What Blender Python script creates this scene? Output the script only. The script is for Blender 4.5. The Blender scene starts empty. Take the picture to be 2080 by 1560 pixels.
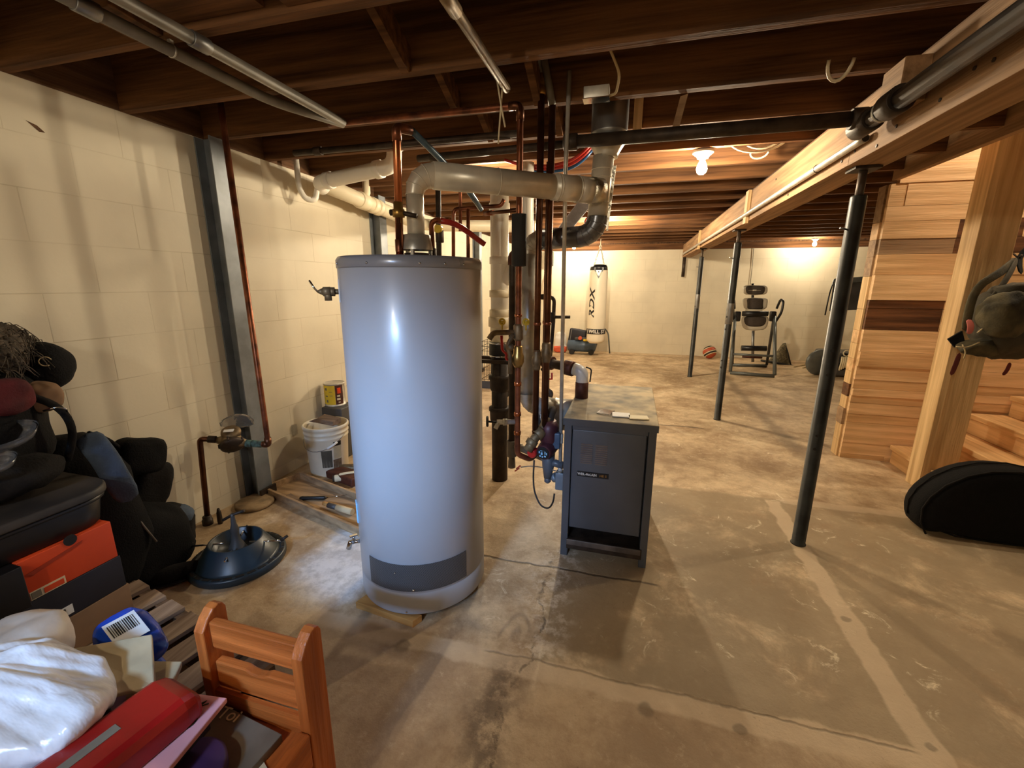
import bpy, bmesh, math, random
from mathutils import Vector as V, Matrix, Euler, noise as mnoise
random.seed(7)
PI = math.pi
SC = bpy.context.scene
COL = SC.collection
R = math.radians
# ---------------------------------------------------------------- camera model
FPX, CH = 871.5, 1.35
CAMROT = Euler((R(76.9), R(-0.3), R(15.39)), 'XYZ')
CM = CAMROT.to_matrix()
def ray(x, y): return CM @ V(((x-1040)/FPX, -(y-780)/FPX, -1.0))
def at(x, y, a, v):
    """point of the place seen at photograph pixel x,y on the plane axis a = v"""
    d = ray(x, y); o = V((0, 0, CH)); t = (v-o[a])/d[a]
    return o+d*t
# ---------------------------------------------------------------- helpers
def S(r, g, b):
    f = lambda c: (c/255/12.92) if c/255 <= .04045 else ((c/255+.055)/1.055)**2.4
    return (f(r), f(g), f(b))
def empty(name, loc):
    o = bpy.data.objects.new(name, None); COL.objects.link(o); o.location = loc
    o.empty_display_size = .05; return o
def tag(o, label, cat, group=None):
    o['label'] = label; o['category'] = cat
    if group: o['group'] = group
    return o
def thing(name, label, cat, loc=(0, 0, 0), group=None): return tag(empty(name, loc), label, cat, group)
def wloc(o):
    p = V((0, 0, 0))
    while o: p = p+V(o.location); o = o.parent
    return p
def copy_tree(o, parent=None):
    c = o.copy(); COL.objects.link(c)
    if parent: c.parent = parent
    for ch in list(o.children): copy_tree(ch, c)
    return c
class MB:
    """collects shapes in place coordinates and links them as one mesh object"""
    def __init__(s, xf=None): s.bm = bmesh.new(); s.xf = xf or Matrix.Identity(4); s.mi = 0
    def _v(s, p): return s.bm.verts.new(s.xf @ V(p))
    def _f(s, vs, sm=False):
        try: f = s.bm.faces.new(vs)
        except ValueError: return None
        f.smooth = sm; f.material_index = s.mi; return f
    def mat(s, i): s.mi = i; return s
    def hexa(s, p, sm=False):
        v = [s._v(q) for q in p]
        for i in ((0,3,2,1),(4,5,6,7),(0,1,5,4),(1,2,6,5),(2,3,7,6),(3,0,4,7)): s._f([v[k] for k in i], sm)
        return s
    def box(s, a, b):
        x0,y0,z0 = a; x1,y1,z1 = b
        return s.hexa([(x0,y0,z0),(x1,y0,z0),(x1,y1,z0),(x0,y1,z0),(x0,y0,z1),(x1,y0,z1),(x1,y1,z1),(x0,y1,z1)])
    def cbox(s, c, sz, m=None, bev=0):
        hx,hy,hz = sz[0]/2,sz[1]/2,sz[2]/2
        m = m or Matrix.Identity(3)
        if bev <= 0:
            return s.hexa([V(c)+m@V(q) for q in ((-hx,-hy,-hz),(hx,-hy,-hz),(hx,hy,-hz),(-hx,hy,-hz),(-hx,-hy,hz),(hx,-hy,hz),(hx,hy,hz),(-hx,hy,hz))])
        # rounded box: rings along local z
        rings = []
        n = 4
        prof = [(-hz, bev)]+[(-hz+bev-bev*math.cos(PI/2*i/3), bev-bev*math.sin(PI/2*i/3)) for i in range(1, 4)]
        prof += [(-z, d) for z, d in reversed(prof)]
        for z, ins in prof:
            ring = []
            rr = max(bev, 1e-4)
            for (sx, sy, a0) in ((1,1,0),(-1,1,90),(-1,-1,180),(1,-1,270)):
                for k in range(n+1):
                    a = R(a0+90*k/n)
                    ring.append(V(((hx-rr)*sx+(rr-ins*.999)*math.cos(a), (hy-rr)*sy+(rr-ins*.999)*math.sin(a), z)))
            rings.append([V(c)+m@q for q in ring])
        return s.loft(rings, cap=True)
    def loft(s, rings, cap=True, closed=True, sm=True, loop=False):
        R_ = [[s._v(p) for p in r] for r in rings]
        n = len(R_[0]); m = len(R_)
        for j in range(m if loop else m-1):
            a, b = R_[j], R_[(j+1) % m]
            for i in range(n if closed else n-1):
                k = (i+1) % n
                s._f([a[i], a[k], b[k], b[i]], sm)
        if cap and not loop:
            s._f(list(reversed(R_[0]))); s._f(R_[-1])
        return s
    def tube(s, pts, r, seg=12, cap=True, bend=0, bn=5):
        pts = [V(p) for p in pts]
        if bend > 0 and len(pts) > 2:
            q = [pts[0]]
            for i in range(1, len(pts)-1):
                a, b, c = pts[i-1], pts[i], pts[i+1]
                d1 = (a-b); d2 = (c-b)
                t = min(bend, d1.length*.49, d2.length*.49)
                p0 = b+d1.normalized()*t; p1 = b+d2.normalized()*t
                for k in range(bn+1):
                    u = k/bn; q.append(p0*(1-u)**2+b*2*u*(1-u)+p1*u*u)
            q.append(pts[-1]); pts = q
        n = len(pts); rs = r if isinstance(r, (list, tuple)) else [r]*n
        tans = []
        for i in range(n):
            d = pts[min(i+1, n-1)]-pts[max(i-1, 0)]
            if d.length < 1e-9: d = V((0, 0, 1))
            tans.append(d.normalized())
        u = tans[0].orthogonal().normalized()
        rings = []
        for i in range(n):
            t = tans[i]; u = (u-t*u.dot(t))
            if u.length < 1e-6: u = t.orthogonal()
            u.normalize(); w = t.cross(u)
            rings.append([pts[i]+(u*math.cos(2*PI*k/seg)+w*math.sin(2*PI*k/seg))*rs[i] for k in range(seg)])
        return s.loft(rings, cap)
    def cyl(s, a, b, r, r2=None, seg=20): return s.tube([a, b], [r, r if r2 is None else r2], seg)
    def lathe(s, o, prof, axis=(0, 0, 1), seg=32, cap=True, sm=True):
        o = V(o); ax = V(axis).normalized(); u = ax.orthogonal().normalized()
        if abs(ax.z) > .99: u = V((1, 0, 0))
        w = ax.cross(u)
        rings = [[o+ax*z+(u*math.cos(2*PI*k/seg)+w*math.sin(2*PI*k/seg))*max(r, 1e-4) for k in range(seg)] for r, z in prof]
        return s.loft(rings, cap, sm=sm)
    def ball(s, c, rad, seg=20, rings=12, m=None):
        rx, ry, rz = rad if isinstance(rad, (list, tuple)) else (rad,)*3
        m = m or Matrix.Identity(3); c = V(c)
        rr = []
        for j in range(rings+1):
            t = -PI/2+PI*j/rings; cr = max(math.cos(t), 1e-3)
            rr.append([c+m@V((rx*cr*math.cos(2*PI*k/seg), ry*cr*math.sin(2*PI*k/seg), rz*math.sin(t))) for k in range(seg)])
        return s.loft(rr, True)
    def prism(s, poly, d, sm=False):
        d = V(d); a = [s._v(p) for p in poly]; b = [s._v(V(p)+d) for p in poly]
        n = len(a)
        s._f(list(reversed(a))); s._f(b)
        for i in range(n): s._f([a[i], a[(i+1) % n], b[(i+1) % n], b[i]], sm)
        return s
    def torus(s, c, axis, Rr, r, seg=24, cs=8, a0=0, a1=360):
        ax = V(axis).normalized(); u = ax.orthogonal().normalized(); w = ax.cross(u); c = V(c)
        full = abs(a1-a0) >= 360
        n = seg if full else seg+1
        rings = []
        for i in range(n):
            t = R(a0+(a1-a0)*i/seg); d = u*math.cos(t)+w*math.sin(t)
            rings.append([c+d*(Rr+r*math.cos(2*PI*k/cs))+ax*r*math.sin(2*PI*k/cs) for k in range(cs)])
        return s.loft(rings, not full, loop=full)
    def jitter(s, amt, sc=3.0, seed=0, amt2=0, sc2=12):
        o = V((seed*7.3, seed*3.1, seed*1.7))
        for v in s.bm.verts:
            v.co += mnoise.noise_vector(v.co*sc+o)*amt
            if amt2: v.co += mnoise.noise_vector(v.co*sc2+o)*amt2
        return s
    def build(s, name, mats, parent=None, sub=0, bevel=0, auto=None, kind=None):
        bmesh.ops.recalc_face_normals(s.bm, faces=s.bm.faces[:])
        if parent is None:
            xs = [v.co for v in s.bm.verts]
            lo = V((min(v.x for v in xs), min(v.y for v in xs), min(v.z for v in xs)))
            hi = V((max(v.x for v in xs), max(v.y for v in xs), max(v.z for v in xs)))
            org = V(((lo.x+hi.x)/2, (lo.y+hi.y)/2, lo.z))
        else: org = wloc(parent)
        for v in s.bm.verts: v.co -= org
        me = bpy.data.meshes.new(name); s.bm.to_mesh(me); s.bm.free()
        for m in (mats if isinstance(mats, (list, tuple)) else [mats]): me.materials.append(m)
        o = bpy.data.objects.new(name, me); COL.objects.link(o)
        if parent: o.parent = parent
        else: o.location = org
        if bevel:
            b = o.modifiers.new('bevel', 'BEVEL'); b.width = bevel; b.segments = 2; b.limit_method = 'ANGLE'; b.angle_limit = R(40)
        if sub:
            m = o.modifiers.new('sub', 'SUBSURF'); m.levels = sub; m.render_levels = sub
        if kind: o['kind'] = kind
        return o
def text_mesh(txt, size, depth=.0008, shear=0, bold=0):
    cu = bpy.data.curves.new('lettering', 'FONT'); cu.body = txt; cu.size = size; cu.extrude = depth
    cu.align_x = 'CENTER'; cu.align_y = 'CENTER'; cu.shear = shear; cu.offset = bold; cu.resolution_u = 3
    o = bpy.data.objects.new('lettering', cu); COL.objects.link(o)
    bpy.context.view_layer.update()
    me = bpy.data.meshes.new_from_object(o.evaluated_get(bpy.context.evaluated_depsgraph_get()))
    bpy.data.objects.remove(o); bpy.data.curves.remove(cu)
    return me
def lettering(name, txt, size, fn, mat, parent, depth=.0008, shear=0, bold=0, sx=1.0):
    """text laid on a surface: fn(x, y, z) -> place point"""
    me = text_mesh(txt, size, depth, shear, bold)
    b = MB(); b.bm.from_mesh(me); bpy.data.meshes.remove(me)
    bmesh.ops.triangulate(b.bm, faces=b.bm.faces[:])
    for v in b.bm.verts: v.co = V(fn(v.co.x*sx, v.co.y, v.co.z))
    return b.build(name, mat, parent)
# ---------------------------------------------------------------- materials
def newmat(name):
    m = bpy.data.materials.new(name); m.use_nodes = True; nt = m.node_tree
    return m, nt, nt.nodes['Principled BSDF']
def N(nt, t, **k):
    n = nt.nodes.new(t)
    for a, b in k.items():
        if a in n.inputs.keys() if isinstance(a, str) else False: n.inputs[a].default_value = b
        else: setattr(n, a, b)
    return n
def mat(name, c, rough=.5, metal=0, var=.15, sc=8, bump=0, bsc=60, spec=.5, stretch=None, c2=None, clear=0, sheen=0, trans=0, alpha=1):
    m, nt, p = newmat(name); L = nt.links
    tc = N(nt, 'ShaderNodeTexCoord'); mp = N(nt, 'ShaderNodeMapping')
    if stretch: mp.inputs['Scale'].default_value = stretch
    L.new(tc.outputs['Object'], mp.inputs['Vector'])
    nz = N(nt, 'ShaderNodeTexNoise'); nz.inputs['Scale'].default_value = sc; nz.inputs['Detail'].default_value = 5
    L.new(mp.outputs[0], nz.inputs['Vector'])
    cr = N(nt, 'ShaderNodeValToRGB')
    c2 = c2 or tuple(x*(1-var*1.6) for x in c)
    cr.color_ramp.elements[0].position = .35; cr.color_ramp.elements[1].position = .65
    cr.color_ramp.elements[0].color = (*c2, 1); cr.color_ramp.elements[1].color = (*[min(1, x*(1+var*.5)) for x in c], 1)
    L.new(nz.outputs['Fac'], cr.inputs['Fac']); L.new(cr.outputs[0], p.inputs['Base Color'])
    rr = N(nt, 'ShaderNodeMapRange'); rr.inputs['To Min'].default_value = max(.02, rough-.08); rr.inputs['To Max'].default_value = min(1, rough+.08)
    L.new(nz.outputs['Fac'], rr.inputs['Value']); L.new(rr.outputs[0], p.inputs['Roughness'])
    p.inputs['Metallic'].default_value = metal; p.inputs['Specular IOR Level'].default_value = spec
    p.inputs['Coat Weight'].default_value = clear; p.inputs['Coat Roughness'].default_value = .15
    p.inputs['Sheen Weight'].default_value = sheen; p.inputs['Transmission Weight'].default_value = trans
    if bump:
        n2 = N(nt, 'ShaderNodeTexNoise'); n2.inputs['Scale'].default_value = bsc; n2.inputs['Detail'].default_value = 4
        L.new(mp.outputs[0], n2.inputs['Vector'])
        b = N(nt, 'ShaderNodeBump'); b.inputs['Strength'].default_value = bump; b.inputs['Distance'].default_value = .01
        L.new(n2.outputs['Fac'], b.inputs['Height']); L.new(b.outputs[0], p.inputs['Normal'])
    return m
def wood(name, c, axis=0, c2=None, rough=.6, sc=6, knots=True):
    st = [14, 14, 14]; st[axis] = .8
    return mat(name, c, rough, 0, .3, sc*.35, .25, 8, .3, tuple(st), c2)
def emit(name, c, s):
    m = bpy.data.materials.new(name); m.use_nodes = True; nt = m.node_tree; nt.nodes.clear()
    e = nt.nodes.new('ShaderNodeEmission'); e.inputs[0].default_value = (*c, 1); e.inputs[1].default_value = s
    o = nt.nodes.new('ShaderNodeOutputMaterial'); nt.links.new(e.outputs[0], o.inputs[0]); return m
# ---------------------------------------------------------------- material library
M = {}
M['joist'] = wood('old joist wood', S(120,82,50), 0, S(76,49,28), .85)
M['joisty'] = wood('old girder wood', S(166,130,94), 1, S(134,102,70), .75)
M['rim'] = wood('rim board wood', S(110,80,56), 1, S(80,56,38), .8)
M['sub'] = wood('subfloor board', S(92,66,48), 1, S(60,44,32), .85)
M['stud'] = wood('framing lumber', S(214,182,134), 2, S(190,154,106), .6)
M['studx'] = wood('framing lumber sideways', S(206,168,112), 0, S(176,136,84), .6)
M['maple'] = wood('pale maple plank', S(226,190,146), 0, S(208,170,124), .5)
M['maple2'] = wood('honey plank', S(214,176,130), 0, S(194,154,108), .5)
M['tanplank'] = wood('grey tan plank', S(158,130,100), 0, S(134,106,80), .55)
M['walnut'] = wood('dark walnut plank', S(110,72,46), 0, S(70,44,28), .5)
M['tread'] = wood('pine stair tread', S(222,182,130), 1, S(200,156,104), .5)
M['pine'] = wood('orange stained pine', S(180,98,42), 2, S(150,76,30), .38)
M['pinex'] = wood('orange stained pine rail', S(184,100,44), 0, S(152,78,31), .38)
M['piney'] = wood('orange stained pine seat', S(184,100,44), 1, S(152,78,31), .38)
M['pallet'] = wood('weathered pallet board', S(128,108,90), 0, S(90,72,58), .85)
M['block'] = wood('pine shim', S(176,130,72), 0, S(150,104,52), .6)
M['traywood'] = wood('dusty tray wood', S(170,140,104), 0, S(130,104,76), .85)
M['galv'] = mat('galvanised steel', S(212,208,196), .38, .5, .22, 9, .08, 30)
M['galvdull'] = mat('dull galvanised steel', S(150,150,150), .45, .9, .2, 10)
M['duct'] = mat('galvanised flue pipe', S(226,218,202), .36, .3, .16, 7, .1, 12)
M['ductdark'] = mat('blued flue pipe', S(126,128,136), .28, .8, .25, 6)
M['tape'] = mat('foil tape', S(215,208,190), .3, 1, .1, 20, .4, 60)
M['conduit'] = mat('steel conduit', S(206,200,190), .4, .4, .15, 20)
M['beam'] = mat('grey wall brace steel', S(128,134,140), .42, .3, .2, 7)
M['post'] = mat('dark grey green post paint', S(50,50,46), .42, .1, .35, 9, .06, 40, c2=S(32,31,28))
M['posttop'] = mat('brown rusted screw tube', S(84,68,54), .5, .4, .25, 12)
M['copper'] = mat('aged copper', S(150,88,58), .36, .7, .35, 14, c2=S(92,54,38))
M['copperbright'] = mat('bright copper', S(196,122,84), .24, 1, .2, 10)
M['copperdull'] = mat('brown oxidised copper', S(110,70,48), .38, .85, .3, 12)
M['verdigris'] = mat('corroded green copper', S(86,110,96), .8, .2, .5, 60, .3, 80, c2=S(60,64,54))
M['brass'] = mat('brass', S(188,150,84), .32, .8, .2, 20)
M['bronze'] = mat('weathered bronze', S(134,112,80), .5, .5, .3, 25)
M['chrome'] = mat('chrome', S(210,210,210), .12, 1, .05)
M['iron'] = mat('black iron pipe', S(70,58,48), .55, .5, .3, 18, .1, 60)
M['castiron'] = mat('rusty black cast iron', S(56,46,38), .7, .3, .4, 14, .25, 50, c2=S(38,32,28))
M['ironred'] = mat('rusty red iron fitting', S(92,52,38), .6, .4, .3, 20, .1, 50)
M['greypipe'] = mat('grey pipe', S(124,118,108), .5, .1, .15, 14)
M['pvc'] = mat('white plastic drain pipe', S(246,242,230), .35, 0, .03, 6)
M['pvcold'] = mat('cream plastic drain pipe', S(238,226,196), .4, 0, .05, 6)
M['rubber'] = mat('black rubber', S(30,28,28), .55, 0, .1)
M['foam'] = mat('black pipe foam', S(44,44,46), .75, 0, .15, 20)
M['pexblue'] = mat('blue tubing', S(38,96,150), .3, 0, .1, 10)
M['pexbluedk'] = mat('clouded dark blue tubing', S(86,110,128), .2, .2, .2, 10)
M['pexred'] = mat('red tubing', S(170,44,36), .35, 0, .1, 10)
M['heater'] = mat('grey heater paint', S(166,165,166), .36, .0, .03, 2, 0, 60, .6, clear=.25)
M['heatercap'] = mat('grey heater cap paint', S(132,132,136), .3, 0, .03, 3, clear=.3)
M['black'] = mat('black plastic', S(24,24,26), .4, 0, .1)
M['blackrough'] = mat('black fabric', S(13,12,13), .9, 0, .3, 30, .3, 160, .25)
M['blackfab2'] = mat('black brown cloth', S(27,24,22), .9, 0, .3, 14, .3, 120, .25)
M['darktote'] = mat('black lidded tote plastic', S(20,18,20), .4, 0, .25, 5)
M['toptote'] = mat('dusty tote lid', S(58,50,43), .6, 0, .4, 6, c2=S(34,30,28))
M['navy'] = mat('navy box board', S(26,26,40), .55, 0, .2, 6)
M['orange'] = mat('orange shoe box card', S(226,74,26), .55, 0, .08, 4)
M['card'] = mat('brown cardboard', S(140,108,78), .8, 0, .12, 6)
M['kraft'] = mat('kraft paper', S(200,178,138), .7, 0, .15, 8, .3, 10)
M['white'] = mat('white paper', S(232,230,224), .6, 0, .05)
M['whitepl'] = mat('white plastic', S(230,228,222), .35, 0, .05)
M['cream'] = mat('cream card', S(226,212,176), .6, 0, .06)
M['ink'] = mat('black ink', S(22,20,20), .6, 0, .05)
M['bagwhite'] = mat('white plastic bag film', S(244,246,250), .25, 0, .10, 5, 1.0, 13, .6)
M['bagwhite'] = mat('white plastic bag film', S(242,244,248), .25, 0, .08, 9, 1.0, 6, .6, (1, 3.2, 1.5), c2=S(214,212,210))
M['bluebag'] = mat('glossy blue bag film', S(28,74,190), .25, 0, .2, 8, .4, 14)
M['redcase'] = mat('red metal case paint', S(160,26,22), .3, 0, .22, 5, .1, 20, c2=S(120,16,14))
M['pink'] = mat('pink card', S(226,166,170), .5, 0, .1, 5)
M['mauve'] = mat('mauve print', S(182,140,170), .5, 0, .15, 8)
M['purple'] = mat('dark purple cover', S(66,44,92), .5, 0, .2, 6)
M['yellow'] = mat('yellow print', S(230,200,50), .5, 0, .08, 10)
M['yellowv'] = mat('yellow valve paint', S(214,180,40), .4, 0, .1, 10)
M['greengrey'] = mat('grey printed cover', S(120,112,96), .55, 0, .2, 10)
M['slate'] = mat('boiler slate paint', S(88,92,99), .38, .1, .12, 4, .03, 200)
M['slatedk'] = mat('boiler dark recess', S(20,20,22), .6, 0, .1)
M['dust'] = mat('dusty boiler top', S(176,160,130), .8, 0, .4, 9, .1, 30, c2=S(112,108,98))
M['tealpl'] = mat('teal blue glossy plastic', S(36,50,58), .36, 0, .12, 4)
M['denim'] = mat('slate blue fabric', S(70,84,102), .85, 0, .2, 20, .3, 150)
M['fur'] = mat('grey brown shaggy fabric', S(96,84,70), .9, 0, .6, 30, .8, 60, c2=S(30,26,22))
M['redfab'] = mat('dark red fabric', S(86,14,18), .85, 0, .25, 12, .2, 120)
M['clear'] = mat('clear plastic shell', S(240,240,240), .08, 0, 0, trans=.95)
M['camo'] = mat('olive camouflage fabric', S(82,74,52), .85, 0, .5, 9, .3, 120, c2=S(34,32,24))
M['olive'] = mat('dark olive fabric', S(66,60,46), .85, 0, .25, 12, .25, 120)
M['pinktag'] = mat('pink ribbon', S(214,120,110), .6, 0, .1)
M['maroon'] = mat('maroon strap', S(108,40,38), .75, 0, .2)
M['bagskin'] = mat('white leather bag skin', S(238,228,206), .4, 0, .04, 3)
M['bluepaint'] = mat('blue grey compressor paint', S(74,92,114), .4, .1, .15, 6)
M['greytube'] = mat('grey tube paint', S(104,108,106), .4, .3, .12, 8)
M['seatdark'] = mat('charcoal mesh fabric', S(66,58,52), .7, 0, .15, 40)
M['seatlite'] = mat('silver plastic trim', S(206,200,184), .3, 0, .06)
M['red'] = mat('red paint', S(190,40,34), .4, 0, .1)
M['redwhite'] = mat('orange red plastic', S(214,92,60), .5, 0, .15)
M['pumpmar'] = mat('maroon pump casting', S(86,44,50), .45, .2, .2, 12)
M['bluelabel'] = mat('pale blue sticker', S(150,200,232), .5, 0, .05)
M['greybox'] = mat('grey metal box', S(128,138,148), .45, .3, .1, 10)
M['cable'] = mat('white cable sheath', S(222,208,176), .5, 0, .05)
M['rope'] = mat('cord', S(190,170,130), .8, 0, .1)
M['bulbglass'] = emit('lit bulb', (1, .74, .40), 30)
M['porcelain'] = mat('white porcelain', S(225,220,205), .3, 0, .04)
M['beigebag'] = mat('grey beige bag film', S(196,184,170), .5, 0, .15, 9, .6, 12)
M['shade'] = mat('mesh fabric greenish', S(120,112,88), .9, 0, .4, 40)
M['gym'] = mat('dark grey machine shell', S(70,68,66), .5, 0, .15)
def bucketmat():
    return mat('off white pail plastic', S(224,214,190), .4, 0, .08, 5)
M['pail'] = bucketmat()
def grille_mat():
    m, nt, p = newmat('perforated black access panel'); L = nt.links
    tc = N(nt, 'ShaderNodeTexCoord'); v = N(nt, 'ShaderNodeTexVoronoi'); v.voronoi_dimensions = '2D'; v.inputs['Scale'].default_value = 135; v.inputs['Randomness'].default_value = .0
    sp = N(nt, 'ShaderNodeSeparateXYZ'); L.new(tc.outputs['Object'], sp.inputs[0]); an = N(nt, 'ShaderNodeMath', operation='ARCTAN2'); L.new(sp.outputs[0], an.inputs[0]); ng = N(nt, 'ShaderNodeMath', operation='MULTIPLY'); ng.inputs[1].default_value = -1; L.new(sp.outputs[1], ng.inputs[0]); L.new(ng.outputs[0], an.inputs[1])
    ar = N(nt, 'ShaderNodeMath', operation='MULTIPLY'); ar.inputs[1].default_value = .2785; L.new(an.outputs[0], ar.inputs[0])
    c1 = N(nt, 'ShaderNodeMath', operation='ADD'); L.new(ar.outputs[0], c1.inputs[0]); L.new(sp.outputs[2], c1.inputs[1]); c2 = N(nt, 'ShaderNodeMath', operation='SUBTRACT'); L.new(ar.outputs[0], c2.inputs[0]); L.new(sp.outputs[2], c2.inputs[1])
    cv = N(nt, 'ShaderNodeCombineXYZ'); L.new(c1.outputs[0], cv.inputs[0]); L.new(c2.outputs[0], cv.inputs[1]); L.new(cv.outputs[0], v.inputs['Vector'])
    r = N(nt, 'ShaderNodeValToRGB'); r.color_ramp.elements[0].position = .28; r.color_ramp.elements[1].position = .42
    r.color_ramp.elements[0].color = (*S(16,15,15), 1); r.color_ramp.elements[1].color = (*S(92,88,86), 1)
    L.new(v.outputs['Distance'], r.inputs[0]); L.new(r.outputs[0], p.inputs['Base Color'])
    b = N(nt, 'ShaderNodeBump'); b.inputs['Strength'].default_value = .5; b.inputs['Distance'].default_value = .003
    L.new(v.outputs['Distance'], b.inputs['Height']); L.new(b.outputs[0], p.inputs['Normal'])
    p.inputs['Roughness'].default_value = .35
    return m
M['grille'] = grille_mat()
# ---- painted block wall
def wallmat(name, ax, c, z0):
    m, nt, p = newmat(name); L = nt.links
    g = N(nt, 'ShaderNodeNewGeometry'); sep = N(nt, 'ShaderNodeSeparateXYZ'); L.new(g.outputs['Position'], sep.inputs[0])
    com = N(nt, 'ShaderNodeCombineXYZ'); L.new(sep.outputs[ax], com.inputs[0])
    add = N(nt, 'ShaderNodeMath', operation='SUBTRACT'); add.inputs[1].default_value = z0; L.new(sep.outputs[2], add.inputs[0]); L.new(add.outputs[0], com.inputs[1])
    nz = N(nt, 'ShaderNodeTexNoise'); nz.inputs['Scale'].default_value = 2.2; nz.inputs['Detail'].default_value = 6; L.new(g.outputs['Position'], nz.inputs['Vector'])
    br = N(nt, 'ShaderNodeTexBrick'); br.inputs['Scale'].default_value = 1; br.inputs['Mortar Size'].default_value = .0025; br.inputs['Mortar Smooth'].default_value = .4
    br.inputs['Brick Width'].default_value = .4064; br.inputs['Row Height'].default_value = .2032
    br.inputs['Color1'].default_value = (1,1,1,1); br.inputs['Color2'].default_value = (1,1,1,1); br.inputs['Mortar'].default_value = (0,0,0,1)
    L.new(com.outputs[0], br.inputs['Vector'])
    # joints fade in and out under the paint
    n3 = N(nt, 'ShaderNodeTexNoise'); n3.inputs['Scale'].default_value = 1.7; L.new(com.outputs[0], n3.inputs['Vector'])
    mr = N(nt, 'ShaderNodeMapRange'); mr.inputs['From Min'].default_value = .4; mr.inputs['From Max'].default_value = .62; mr.inputs['To Min'].default_value = .25
    L.new(n3.outputs['Fac'], mr.inputs['Value'])
    jm = N(nt, 'ShaderNodeMath', operation='MULTIPLY'); L.new(br.outputs['Fac'], jm.inputs[0]); L.new(mr.outputs[0], jm.inputs[1])
    cr = N(nt, 'ShaderNodeValToRGB'); cr.color_ramp.elements[0].position = .3; cr.color_ramp.elements[1].position = .6
    cr.color_ramp.elements[0].color = (*[x*.86 for x in c], 1); cr.color_ramp.elements[1].color = (*c, 1); L.new(nz.outputs['Fac'], cr.inputs[0])
    mx = N(nt, 'ShaderNodeMixRGB', blend_type='MULTIPLY'); L.new(jm.outputs[0], mx.inputs[0]); L.new(cr.outputs[0], mx.inputs[1]); mx.inputs[2].default_value = (.80,.77,.71,1)
    L.new(mx.outputs[0], p.inputs['Base Color']); p.inputs['Roughness'].default_value = .55
    n2 = N(nt, 'ShaderNodeTexNoise'); n2.inputs['Scale'].default_value = 55; L.new(g.outputs['Position'], n2.inputs['Vector'])
    h = N(nt, 'ShaderNodeMath', operation='MULTIPLY'); h.inputs[1].default_value = -1.2; L.new(jm.outputs[0], h.inputs[0])
    h2 = N(nt, 'ShaderNodeMath', operation='MULTIPLY_ADD'); h2.inputs[1].default_value = .25; L.new(n2.outputs['Fac'], h2.inputs[0]); L.new(h.outputs[0], h2.inputs[2])
    b = N(nt, 'ShaderNodeBump'); b.inputs['Strength'].default_value = .45; b.inputs['Distance'].default_value = .003; L.new(h2.outputs[0], b.inputs['Height']); L.new(b.outputs[0], p.inputs['Normal'])
    return m
CW = S(226, 216, 192)
M['wallL'] = wallmat('painted block wall left', 1, CW, .083)
M['wallB'] = wallmat('painted block wall back', 0, CW, .0)
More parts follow.
